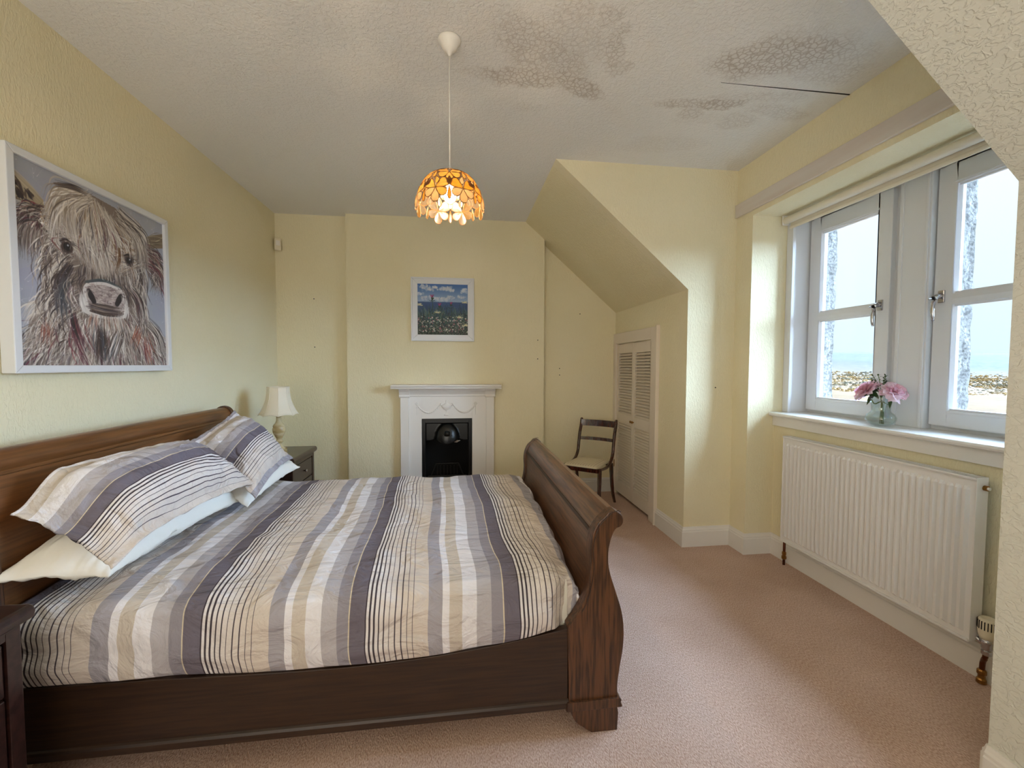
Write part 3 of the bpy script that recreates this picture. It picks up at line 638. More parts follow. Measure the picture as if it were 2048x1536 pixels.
# ------------------------------------------------------------ table lamp
def table_lamp():
    lx, ly, lz = -1.475, 3.76, .698
    w = thing('table_lamp', 'small table lamp with cream bell shade and turned onyx base', 'lamp', (lx, ly, lz), rz=.35)
    k = dict(parent=w, local=True)
    MB().box(-.058, .058, -.058, .058, 0, .028).build('plinth', M_marble, **k, bevel=.003)
    prof = [(.050, .028), (.048, .036), (.030, .052), (.020, .070), (.018, .078), (.030, .086), (.033, .094), (.022, .104), (.020, .112), (.034, .140), (.047, .168), (.050, .190), (.048, .206), (.044, .212), (.047, .220), (.040, .232), (.026, .250), (.020, .270), (.019, .295), (.022, .315), (.026, .330), (.010, .336)]
    MB().lathe(prof, (0, 0, 0), 32).build('base', M_marble, **k, smooth=True)
    MB().lathe([(.012, .33), (.012, .37)], (0, 0, 0), 12).build('lampholder', M_whitepl, **k)
    # bell shade of eight gores
    n = 64; pr = [(z, .083+.067*(1-z)**2.3) for z in np.linspace(0, 1, 18)]
    v = []; f = []
    for zz, r in pr:
        for q in range(n):
            a = 2*PI*q/n; cell = (a % (PI/4))-PI/8
            rr = r*(math.cos(PI/8)/math.cos(cell)*.6+.4) ; sc = -.012*(1-abs(cell)/(PI/8))*(zz < .01)*0
            dz = (.010*(1-(cell/(PI/8))**2))*(1-zz)**6
            v.append((rr*math.cos(a), rr*math.sin(a), .315+.232*zz+dz))
    for i in range(len(pr)-1):
        for q in range(n): f.append([i*n+q, i*n+(q+1) % n, (i+1)*n+(q+1) % n, (i+1)*n+q])
    sh = link('lamp_shade', v, f, M_silk, w, True, smooth=True); so = sh.modifiers.new('t', 'SOLIDIFY'); so.thickness = .002
    def ring(zz, dz0):
        pts = []
        for q in range(n+1):
            a = 2*PI*q/n; cell = (a % (PI/4))-PI/8; r = (.083+.067*(1-zz)**2.3)*(math.cos(PI/8)/math.cos(cell)*.6+.4)
            pts.append((r*math.cos(a), r*math.sin(a), .315+.232*zz+(.010*(1-(cell/(PI/8))**2))*(1-zz)**6))
        return pts
    for zz in (0, 1): MB().tube(ring(zz, 0), .003, 6).build('braid_trim', M_silk, sh, local=True, smooth=True)
    for q in range(8):
        a = PI/4*q
        MB().tube([((.0835+.067*(1-z)**2.3)*math.cos(a), (.0835+.067*(1-z)**2.3)*math.sin(a), .315+.232*z) for z in np.linspace(0, 1, 10)], .0018, 5).build('rib', M_silk, sh, local=True, smooth=True)
table_lamp()

# ------------------------------------------------------------ painted canvases
class Canvas:
    def __init__(s, w, h, bg): s.w, s.h = w, h; s.a = np.ones((h, w, 3))*np.array(bg)/255.; s.yy, s.xx = np.mgrid[0:h, 0:w]
    def dab(s, x, y, r, c, al=1):
        px, py = x*s.w, y*s.h; r = max(r*s.w, .45); x0, x1 = int(max(0, px-r-1)), int(min(s.w, px+r+2)); y0, y1 = int(max(0, py-r-1)), int(min(s.h, py+r+2))
        if x0 >= x1 or y0 >= y1: return
        d = np.hypot(s.xx[y0:y1, x0:x1]-px, s.yy[y0:y1, x0:x1]-py); k = (np.clip(r+.5-d, 0, 1)*al)[..., None]
        s.a[y0:y1, x0:x1] = s.a[y0:y1, x0:x1]*(1-k)+np.array(c)/255.*k
    def stroke(s, pts, r, c, al=.9):
        P = np.array(interp([(*p, 0) for p in pts], max(4, int(sum(math.dist(pts[i], pts[i+1]) for i in range(len(pts)-1))*s.w/1.6))) )
        n = len(P)
        for i, p in enumerate(P):
            t = i/(n-1); s.dab(p[0], p[1], r*(1-.75*abs(2*t-.8)**1.6 if t > .4 else .5+t), c, al)
    def poly(s, pts, c):
        X, Y = s.xx/s.w, s.yy/s.h; ins = np.zeros(X.shape, bool); n = len(pts)
        for i in range(n):
            x1, y1 = pts[i]; x2, y2 = pts[(i+1) % n]
            if y1 == y2: continue
            cnd = ((y1 > Y) != (y2 > Y)) & (X < (x2-x1)*(Y-y1)/(y2-y1)+x1); ins ^= cnd
        s.a[ins] = np.array(c)/255.
    def mesh(s, name, P, parent, m):
        """P(u,v)->point; vertex-painted grid"""
        w, h = s.w, s.h; o_ = WL.get(parent.name, Vector((0, 0, 0)))
        P0, Pu, Pv = [np.array(P(*q)) for q in ((0, 0), (1, 0), (0, 1))]
        U_, V_ = np.meshgrid(np.linspace(0, 1, w), np.linspace(0, 1, h))
        co = P0+(Pu-P0)*U_[..., None]+(Pv-P0)*V_[..., None]-np.array(o_)
        me = bpy.data.meshes.new(name); me.vertices.add(w*h); me.vertices.foreach_set('co', co.ravel())
        i = (np.arange(h-1)[:, None]*w+np.arange(w-1)[None]).ravel(); q = np.stack([i, i+1, i+w+1, i+w], 1)
        me.loops.add(q.size); me.loops.foreach_set('vertex_index', q.ravel()); me.polygons.add(len(q)); me.polygons.foreach_set('loop_start', np.arange(0, q.size, 4)); me.update(calc_edges=True)
        a = np.clip(s.a, 0, 1); l = np.where(a <= .04045, a/12.92, ((a+.055)/1.055)**2.4); ca = me.color_attributes.new('paint', 'FLOAT_COLOR', 'POINT')
        ca.data.foreach_set('color', np.concatenate([l, np.ones((h, w, 1))], 2).astype(np.float32).ravel()); me.materials.append(m)
        ob = bpy.data.objects.new(name, me); COL.objects.link(ob); ob.parent = parent; return ob
M_paint = attr_mat('acrylic_paint', .6)
def frame4(name, axis, pos, a0, a1, z0, z1, bw, dep, m, parent, sgn=1, bevel=.004):
    """four mitred rails; axis 'x': frame on a plane x=pos (back), faces +x"""
    A = [(a0, z0), (a1, z0), (a1, z1), (a0, z1)]; B_ = [(a0+bw, z0+bw), (a1-bw, z0+bw), (a1-bw, z1-bw), (a0+bw, z1-bw)]
    for i in range(4):
        j = (i+1) % 4; poly = [A[i], A[j], B_[j], B_[i]]
        if axis == 'x': MB().prism(poly, 'x', pos, pos+dep).build('frame_rail', m, parent, bevel=bevel)
        else: MB().prism([(p[0], p[1]) for p in poly], 'y', pos-dep, pos).build('frame_rail', m, parent, bevel=bevel)
def cow_painting():
    w = thing('framed_cow_painting', 'large white-framed painting of a shaggy long-haired cow on the wall above the headboard', 'painting', (XL, 2.42, 1.39))
    frame4('f', 'x', XL+.002, 1.945, 2.893, 1.392, 2.306, .033, .052, M_frame, w)
    c = Canvas(460, 460, (168, 172, 184)); R = random.Random(3)
    for i in range(260): c.dab(R.random(), R.random(), R.uniform(.03, .08), (168+R.uniform(-12, 12),)*2+(182+R.uniform(-10, 10),), .18)
    DK = [(48, 40, 42), (66, 54, 52), (86, 70, 62), (58, 50, 58)]; MD = [(138, 122, 112), (150, 134, 124), (120, 106, 100), (110, 100, 104)]; LT = [(222, 214, 204), (206, 196, 186), (234, 228, 224), (190, 178, 166)]
    RD = [(104, 46, 62), (126, 58, 66), (88, 38, 52)]; OR = [(176, 88, 58), (150, 76, 60)]
    def hair(p0, p1, bend, n, w0, cols, spread=.02, al=.72):
        for i in range(n):
            a = R.gauss(0, spread); b2 = R.gauss(0, spread); q0 = (p0[0]+a, p0[1]+b2); q1 = (p1[0]+a*1.3+R.gauss(0, spread*.7), p1[1]+b2+R.gauss(0, spread*.7))
            m_ = ((q0[0]+q1[0])/2+bend[0]+R.gauss(0, spread*.4), (q0[1]+q1[1])/2+bend[1]+R.gauss(0, spread*.4)); k = R.uniform(.85, 1.12); cc = R.choice(cols)
            c.stroke([q0, m_, q1], R.uniform(.4, 1.1)*w0, tuple(min(255, v*k) for v in cc), al*R.uniform(.6, 1.1))
    c.poly([(.02, .0), (.03, .12), (.06, .24), (.14, .30), (.17, .40), (.14, .56), (.12, .70), (.16, .82), (.24, .91), (.42, .975), (.60, .96), (.74, .90), (.83, .80), (.82, .62), (.80, .45), (.79, .34), (.90, .22), (.97, .10), (.99, 0)], (132, 118, 110))
    # horns
    c.poly([(0, .93), (.07, .885), (.15, .835), (.16, .78), (.08, .76), (0, .80)], (170, 156, 130)); hair((0, .92), (.14, .84), (0, 0), 16, .005, [(206, 192, 164), (190, 176, 150)], .012)
    for (x, y) in ((.015, .86), (.075, .83), (.03, .82)): hair((x, y+.02), (x+.02, y-.02), (0, 0), 9, .008, DK, .010)
    c.poly([(.84, .86), (.92, .90), (1, .93), (1, .83), (.9, .80), (.83, .79)], (132, 118, 100)); hair((.86, .83), (1, .88), (0, 0), 20, .004, [(190, 180, 150), (60, 54, 50), (120, 104, 88)], .02)
    # ears with hanging hair
    for i in range(330):
        x = R.uniform(-.02, .17); y = R.uniform(.66, .79); hair((.16, R.uniform(.72, .80)), (x-.02, y-R.uniform(0, .14)), (-.03, .02), 1, .0045, R.choice([DK, DK, MD, RD, LT]), .010)
    for i in range(160): x = R.uniform(.01, .14); hair((x, .68), (x-.02, R.uniform(.50, .60)), (-.01, 0), 1, .0035, R.choice([DK, MD, LT, MD]), .008, .6)
    for i in range(330): y = R.uniform(.66, .80); hair((.83, y), (R.uniform(.88, 1.02), y-R.uniform(.02, .22)), (.04, .02), 1, .0045, R.choice([DK, DK, RD, LT, MD]), .010)
    for i in range(60): hair((R.uniform(.86, .96), .62), (R.uniform(.87, .98), R.uniform(.50, .56)), (0, 0), 1, .0035, R.choice([DK, MD, LT]), .008)
    # neck and chest
    for i in range(2600):
        x = R.uniform(.0, 1.0); side = (x-.5); y0 = R.uniform(-.02, .34)-.14*abs(side)*2*(abs(side) > .3); ln = R.uniform(.05, .17)
        hair((x, y0), (x+side*.16+R.gauss(0, .02), y0-ln), (side*.04, .01), 1, .0042, R.choice([LT, LT, LT, MD, MD, MD, DK, RD if R.random() < .4 else LT]), .008, .7)
    hair((.19, .31), (.05, .22), (-.02, .03), 60, .004, LT, .020); hair((.20, .28), (.13, .12), (-.02, .02), 26, .004, OR+[(120, 90, 84)], .014)
    hair((.30, .20), (.38, .0), (-.02, -.0), 44, .0042, RD+RD+LT+MD, .032); hair((.28, .30), (.33, .12), (-.01, .0), 26, .005, RD+DK, .012)
    hair((.76, .26), (.70, .12), (.01, 0), 16, .004, OR, .012); hair((.80, .18), (.84, .0), (.0, 0), 40, .004, RD+OR+LT, .022); hair((.82, .30), (.98, .06), (.03, .03), 70, .0035, DK+LT, .014)
    hair((.46, .22), (.47, .02), (.0, 0), 50, .005, DK+[(84, 88, 96)], .02); hair((.60, .20), (.52, .03), (.0, 0), 50, .005, [(84, 88, 96), (120, 120, 126)]+DK+LT, .02)
    # cheeks
    for i in range(620): y = R.uniform(.26, .64); hair((.24+R.gauss(0, .045), y+.04), (.18+R.gauss(0, .045), y-.10), (-.03, 0), 1, .0045, R.choice([MD, LT, LT, DK, MD]), .012)
    for i in range(420): y = R.uniform(.26, .64); hair((.75+R.gauss(0, .03), y+.06), (.78+R.gauss(0, .03), y-.10), (.02, 0), 1, .0045, R.choice([MD, LT, LT, DK]), .010)
    hair((.28, .54), (.25, .34), (-.04, 0), 40, .005, DK, .014); hair((.25, .46), (.22, .26), (-.02, 0), 34, .005, [(60, 64, 72), (90, 84, 88)], .016)
    hair((.66, .52), (.77, .30), (.03, .02), 44, .005, DK+RD+LT, .014); hair((.29, .44), (.33, .30), (-.03, 0), 26, .004, [(120, 84, 98), (92, 62, 76)]+MD+LT, .02)
    for i in range(260): x = R.uniform(.34, .68); hair((x, .56), (x+(x-.5)*.1, R.uniform(.46, .50)), (0, 0), 1, .004, R.choice([DK, DK, MD, LT]), .008)
    # muzzle
    c.poly([(.345, .43), (.38, .47), (.44, .49), (.52, .50), (.60, .485), (.64, .455), (.665, .40), (.67, .34), (.645, .30), (.60, .285), (.50, .275), (.40, .28), (.35, .30), (.33, .34), (.335, .39)], (214, 208, 204))
    c.poly([(.375, .44), (.42, .465), (.50, .475), (.58, .468), (.62, .445), (.635, .39), (.61, .33), (.58, .31), (.44, .30), (.40, .32), (.375, .38)], (160, 146, 142))
    for i in range(380): x, y = R.uniform(.38, .63), R.uniform(.32, .47); c.stroke([(x, y), (x+R.gauss(0, .02), y+R.gauss(0, .008)), (x+R.gauss(0, .03), y-.01)], .0035, R.choice([(200, 188, 184), (178, 160, 156), (124, 108, 108)]), .6)
    hair((.36, .465), (.63, .478), (0, .028), 12, .004, [(60, 70, 76), (84, 92, 98)], .004)
    for sg, nx_, ny_ in ((1, .405, .395), (-1, .597, .402)):
        for q in range(26): t = q/25; c.dab(nx_+sg*.016*(t-.5)*2, ny_+.030*(1-2*t)*.9, .019-.008*abs(t-.5), (44, 38, 42), .6)
        hair((nx_-sg*.022, ny_+.03), (nx_-sg*.018, ny_-.03), (-sg*.010, 0), 5, .003, LT, .003)
    hair((.40, .335), (.61, .33), (0, -.004), 60, .004, DK+MD, .011); hair((.40, .315), (.61, .312), (0, -.008), 20, .004, DK, .006)
    for x in np.linspace(.39, .63, 150): hair((x, .292), (x+(x-.5)*.2, R.uniform(.18, .26)), (0, 0), 1, .0036, R.choice([LT, LT, [(160, 116, 98)], MD]), .006)
    hair((.345, .40), (.36, .30), (-.01, 0), 18, .004, [(232, 228, 224), (206, 198, 194)], .008); hair((.655, .38), (.645, .29), (.01, 0), 14, .004, [(228, 222, 218)], .008); hair((.36, .49), (.34, .40), (-.02, 0), 30, .004, MD+DK, .012); hair((.64, .49), (.675, .38), (.02, 0), 30, .004, MD+DK, .012)
    # fringe, from the crown down over the forehead
    for i in range(3600):
        t = max(-1, min(1, R.gauss(0, .5))); x0 = .45+.20*t+R.gauss(0, .015); y0 = .965-.10*abs(t)-R.uniform(0, .30)
        x1 = .49+.255*t+R.gauss(0, .025); y1 = max(.50+.16*abs(t)**1.2+R.uniform(0, .12), y0-.30); ph = math.sin(t*22+1)
        cols = R.choice([LT, LT, LT, LT, MD if ph < .2 else LT, MD, DK if (ph < -.5 or i < 900) else LT, [(160, 130, 100)], RD if R.random() < .15 else LT])
        hair((x0, y0), (x1, y1), (.07*t+.022*math.sin(y0*14+t*6), .015), 1, .0040, cols, .004, .75)
    for i in range(420): hair((.40+R.gauss(0, .02), .95+R.gauss(0, .012)), (R.uniform(.15, .34), R.uniform(.62, .86)), (-.06, .03), 1, .0042, R.choice([LT, LT, MD, [(178, 160, 140)], LT]), .010)
    for i in range(330): hair((.62, .93+R.gauss(0, .02)), (R.uniform(.74, .87), R.uniform(.60, .82)), (.06, .02), 1, .0042, R.choice([LT, LT, MD, DK]), .010)
    hair((.22, .945), (.40, .965), (0, .012), 24, .004, DK+MD, .007); hair((.50, .86), (.49, .66), (.02, 0), 12, .0036, RD+MD, .012); hair((.61, .72), (.575, .56), (.02, .02), 12, .004, [(110, 78, 52)], .006)
    # eyes
    for (ex, ey) in ((.268, .635), (.688, .665)):
        for q in range(40): c.dab(ex+R.gauss(0, .014), ey+R.gauss(0, .012), .014, R.choice([(84, 66, 60), (60, 48, 48)]), .5)
        c.dab(ex, ey, .021, (30, 26, 30), .95); c.dab(ex+.006, ey+.009, .005, (206, 212, 220), .9); hair((ex-.04, ey+.022), (ex+.035, ey+.022), (0, .016), 10, .004, DK, .003)
        for q in range(9): hair((ex+.02, ey+.02), (ex+.055+.006*q, ey+.035-.006*q), (0, .006), 1, .002, DK, .002)
        hair((ex-.01, ey+.09), (ex+.012, ey-.01), (.014, 0), 5, .0035, LT, .014)
    hair((.70, .63), (.71, .52), (.012, 0), 18, .004, [(176, 124, 90), (124, 76, 62)]+LT+MD, .018)
    for i in range(130):
        x, y = R.random(), R.random(); c.stroke([(x, y), (x+R.uniform(-.03, .03), y+R.uniform(-.03, .03)), (x+R.uniform(-.05, .05), y+R.uniform(-.05, .05))], .0014, (232, 230, 232), .45)
    c.mesh('canvas', lambda u, v: (XL+.040, 1.945+.031+(.948-.062)*u, 1.392+.031+(.914-.062)*v), w, M_paint)
    box('backing', XL+.002, XL+.036, 1.96, 2.88, 1.405, 2.295, M_frame, w)
cow_painting()
def thistle_painting():
    y = YC-.002
    w = thing('framed_thistle_painting', 'small square painting of thistles and wildflowers by the sea over the fireplace', 'painting', (-.14, YC, 1.68))
    X0, X1, Z0, Z1 = -.463, .180, 1.678, 2.328
    A = [(X0, Z0), (X1, Z0), (X1, Z1), (X0, Z1)]
    frame4('f', 'y', y, X0, X1, Z0, Z1, .066, .022, M_frame, w)
    frame4('f', 'y', y-.02, X0+.0, X1-.0, Z0, Z1, .014, .012, M_frame, w, bevel=.003)
    c = Canvas(210, 210, (96, 140, 196)); R = random.Random(5)
    for q in range(60):
        v = q/59; 
        col = np.array((70, 112, 178))*(1-min(1, (1-v)*2.6))+np.array((168, 188, 214))*min(1, (1-v)*2.6) if v > .66 else np.array((66, 92, 142))*(v/.66)+np.array((40, 52, 44))*(1-v/.66)
        c.a[int(q*210/60):int((q+1)*210/60)+1] = col/255.
    for (cx, cyy, rx) in ((.12, .95, .10), (.22, .90, .14), (.34, .93, .06), (.50, .90, .08), (.60, .92, .10), (.66, .88, .07), (.90, .86, .09), (.93, .90, .05), (.05, .80, .06), (.15, .72, .12), (.35, .71, .1), (.66, .74, .08), (.86, .75, .06), (.5, .70, .12)):
        for q in range(34): c.dab(cx+R.gauss(0, rx*.5), cyy+R.gauss(0, rx*.16), R.uniform(.008, .026), R.choice([(206, 214, 226), (188, 200, 216), (220, 220, 222), (150, 172, 206)]), .5)
    for q in range(180): x, v = R.random(), R.uniform(.45, .665); c.stroke([(x, v), (x+.03, v+.001), (x+.06, v)], .003, R.choice([(58, 84, 134), (84, 112, 156), (72, 98, 140)]), .6)
    for q in range(700):
        x = R.random(); y0 = R.uniform(0, .4); h = R.uniform(.05, .26); b2 = R.gauss(0, .05); c.stroke([(x, y0), (x+b2*.3, y0+h*.6), (x+b2, y0+h)], R.uniform(.0025, .005), R.choice([(60, 92, 84), (96, 130, 120), (46, 66, 60), (126, 146, 120), (34, 46, 44), (84, 116, 128)]), .8)
    for q in range(1100):
        x, v = R.random(), abs(R.gauss(0, .2)); v = min(v, .42); c.dab(x, v, R.uniform(.004, .012), R.choice([(40, 48, 42), (66, 84, 70), (110, 120, 96), (84, 66, 72), (28, 34, 34), (140, 140, 120)]), .7)
    for q in range(170): x, v = R.random(), R.uniform(.06, .36); c.dab(x, v, R.uniform(.006, .014), R.choice([(230, 226, 214), (214, 190, 190), (236, 232, 224), (190, 120, 134)]), .85)
    for (x, v, s_) in ((.04, .57, 1.1), (.39, .43, 1.1), (.83, .34, 1.3), (.93, .63, 1), (.96, .18, 1)):
        for q in range(46): c.dab(x+R.gauss(0, .032*s_), v+abs(R.gauss(0, .02*s_)), .006, R.choice([(232, 224, 176), (214, 206, 150), (240, 236, 204)]), .9)
    for (x, v, s_) in ((.29, .76, 1.15), (.43, .60, 1.0), (.66, .63, .8)):
        c.stroke([(x-.01, v-.34), (x+.01, v-.2), (x, v-.05)], .007, (58, 84, 72), .9)
        for q in range(16): c.dab(x+R.gauss(0, .010), v-.05*s_+R.gauss(0, .012), .012*s_, (58, 76, 60), .9)
        for q in range(30): a = R.uniform(-.9, .9); c.stroke([(x, v-.03), (x+.025*s_*a, v-.005), (x+.045*s_*a, v+.022*s_)], .004, R.choice([(160, 54, 104), (196, 96, 140), (122, 40, 90)]), .9)
        for q in range(8): a = R.uniform(-1, 1); c.stroke([(x, v-.12), (x+.05*a, v-.09), (x+.09*a, v-.10+R.gauss(0, .03))], .005, (54, 78, 76), .8)
    c.mesh('canvas', lambda u, v: (X0+.064+(X1-X0-.128)*u, y-.016, Z0+.064+(Z1-Z0-.128)*v), w, M_paint)
thistle_painting()
# ------------------------------------------------------------ fireplace
def fireplace():
    w = thing('fireplace', 'white painted fireplace surround with urn and garland relief and black iron grate', 'fireplace', (-.10, YC, 0))
    X0, X1, Zt = -.572, .386, 1.125
    yf = 4.455
    MB().box(X0+.004, FX0, yf, YC-.001, 0, Zt+.06).box(FX1, X1-.004, yf, YC-.001, 0, Zt+.06).box(FX0, FX1, yf, YC-.001, FZ, Zt+.06).build('surround', M_white, w, bevel=.003)
    for (a, b_) in ((X0, X0+.082), (X1-.082, X1)):
        p = MB().box(a, b_, yf-.022, yf+.02, 0, Zt-.012).build('pilaster', M_white, w, bevel=.003)
        MB().box(a-.010, b_+.010, yf-.034, yf+.02, 0, .16).build('pilaster_foot', M_white, p, bevel=.004)
        MB().prism([(yf-.022, Zt-.03), (yf-.034, Zt-.02), (yf-.034, Zt-.008), (yf-.026, Zt), (yf-.040, Zt+.030), (yf-.056, Zt+.052), (yf-.058, Zt+.064), (yf+.03, Zt+.064), (yf+.03, Zt-.03)], 'x', a-.012, b_+.012).build('capital', M_white, p, bevel=.004)
    MB().prism([(yf, Zt-.02), (yf-.008, Zt-.012), (yf-.006, Zt), (yf-.014, Zt+.012), (yf-.032, Zt+.036), (yf-.036, Zt+.05), (yf-.044, Zt+.064), (yf+.02, Zt+.064), (yf+.02, Zt-.02)], 'x', X0+.082, X1-.082).build('cornice', M_white, w, bevel=.002)
    MB().prism([(YC-.001, 1.188), (4.352, 1.188), (4.346, 1.196), (4.350, 1.203), (4.338, 1.208), (4.338, 1.214), (4.330, 1.219), (4.330, 1.230), (YC-.001, 1.232)], 'x', -.655, .455).build('mantel_shelf', M_white, w, bevel=.002)
    # relief: urn with garlands
    ux = -.107; y = yf
    n = 10
    prof = [(.006, .905), (.026, .908), (.028, .914), (.010, .922), (.006, .945), (.010, .962), (.030, .972), (.050, .995), (.056, 1.010), (.050, 1.016), (.034, 1.020), (.016, 1.034), (.006, 1.044), (.010, 1.056), (.004, 1.070)]
    v = []; f = []; m_ = 9
    for r, z in prof:
        for q in range(m_):
            a = PI*q/(m_-1); v.append((ux+r*math.cos(a), y-.7*r*math.sin(a)**.8*(.4 if r > .03 else .6), z))
    for i in range(len(prof)-1):
        for q in range(m_-1): f.append([i*m_+q, i*m_+q+1, (i+1)*m_+q+1, (i+1)*m_+q])
    link('urn_relief', v, f, M_white, w, smooth=True)
    for s_ in (-1, 1):
        MB().tube([(ux+s_*.048, y-.006, 1.010), (ux+s_*.064, y-.008, 1.022), (ux+s_*.062, y-.006, 1.036), (ux+s_*.052, y-.004, 1.034)], .004, 6).build('urn_handle', M_white, w, smooth=True)
        mb = MB()
        def bead(x, z, r): mb.lathe([(.001, -r), (r*.8, -r*.55), (r, 0), (r*.8, r*.55), (.001, r)], (x, y-.001, z), 7)
        xa, xb = ux+s_*.062, ux+s_*.300
        for q in range(26):
            t = q/25; x = xa+(xb-xa)*t; sag = 1.026-.085*(1-(2*t-1)**2)-.006*t
            bead(x, sag, .0055+.0045*(1-(2*t-1)**2)+.0015*(q % 2))
            if q % 2: bead(x, sag+.008, .004)
        for q in range(9): bead(xb, 1.005-.011*q, .0065-.0003*q)
        for q in range(7): a = 2*PI*q/7; bead(xb+.014*math.cos(a), 1.032+.012*math.sin(a), .006)
        bead(xb, 1.032, .007)
        mb.build('garland_relief', M_white, w, smooth=True)
    # cast-iron insert
    ins = MB().box(FX0+.001, FX0+.035, 4.475, 4.52, .0, FZ-.001).box(FX1-.035, FX1-.001, 4.475, 4.52, .0, FZ-.001).box(FX0+.035, FX1-.035, 4.475, 4.52, FZ-.05, FZ-.001).build('iron_insert', M_iron, w, bevel=.004)
    cx = (FX0+FX1)/2
    # hood: flat plate with a bulging canopy and wavy lower lip
    nn, mm = 40, 22; v = []; f = []
    for i in range(nn+1):
        u = i/nn*2-1
        for j in range(mm+1):
            t = j/mm; x = cx+u*.222
            low = .628+.030*math.cos(u*PI*1.5)*(-1 if abs(u) < .67 else 1)*1.0 if False else .640-.030*math.exp(-(u/.30)**2)+.014*math.exp(-((abs(u)-.55)/.15)**2)
            z = (FZ-.055)*(1-t)+low*t
            bul = .085*max(0, 1-(u/.56)**2-((.92-t)/.95)**2)**.55 if (u/.56)**2+((.92-t)/.95)**2 < 1 else 0
            v.append((x, 4.500-bul, z))
    for i in range(nn):
        for j in range(mm): f.append([i*(mm+1)+j, (i+1)*(mm+1)+j, (i+1)*(mm+1)+j+1, i*(mm+1)+j+1])
    hd = link('hood', v, f, M_iron, w, smooth=True); so = hd.modifiers.new('t', 'SOLIDIFY'); so.thickness = .006
    MB().lathe([(.034, 0), (.034, .006), (.020, .010), (.022, .016), (.001, .020)], (0, 0, 0), 20).build('hood_boss', M_iron, hd, local=True, smooth=True)
    kb = COL.objects[-1]; kb.rotation_euler = (PI/2, 0, 0); kb.location = Vector((cx+.0, 4.428, .720))-Vector((-.10, YC, 0))
    MB().box(FX0+.001, FX1-.001, 4.72, 4.779, 0, FZ-.001).box(FX0+.001, FX0+.02, 4.52, 4.72, 0, FZ-.001).box(FX1-.02, FX1-.001, 4.52, 4.72, 0, FZ-.001).build('firebrick_lining', M_soot, w)
    g = MB().prism([(cx-.17, .27), (cx-.12, .40), (cx+.12, .40), (cx+.17, .27), (cx+.16, .27), (cx+.113, .39), (cx-.113, .39), (cx-.16, .27)], 'y', 4.49, 4.505).build('grate', M_iron, w, bevel=.002)
    for q in range(7): MB().tube([(cx-.105+.035*q, 4.50, .20), (cx-.105+.035*q, 4.495, .375)], .005, 6).build('grate_bar', M_iron, g)
    MB().box(cx-.2, cx+.2, 4.49, 4.51, .10, .27).build('ash_cover', M_iron, w, bevel=.006)
    pc = MB().add([(cx+.045, 4.47, .628), (cx+.10, 4.50, .615), (cx+.135, 4.47, .640), (cx+.08, 4.45, .645), (cx+.045, 4.47, .631), (cx+.10, 4.50, .618), (cx+.135, 4.47, .643), (cx+.08, 4.45, .648)], [[0,1,2,3],[7,6,5,4],[0,4,5,1],[1,5,6,2],[2,6,7,3],[3,7,4,0]]).build('paper_scrap', mat('scrap_paper', (186, 176, 160), .8), None)
    tag(pc, 'pale scrap of card sticking out under the fireplace hood', 'paper')
fireplace()

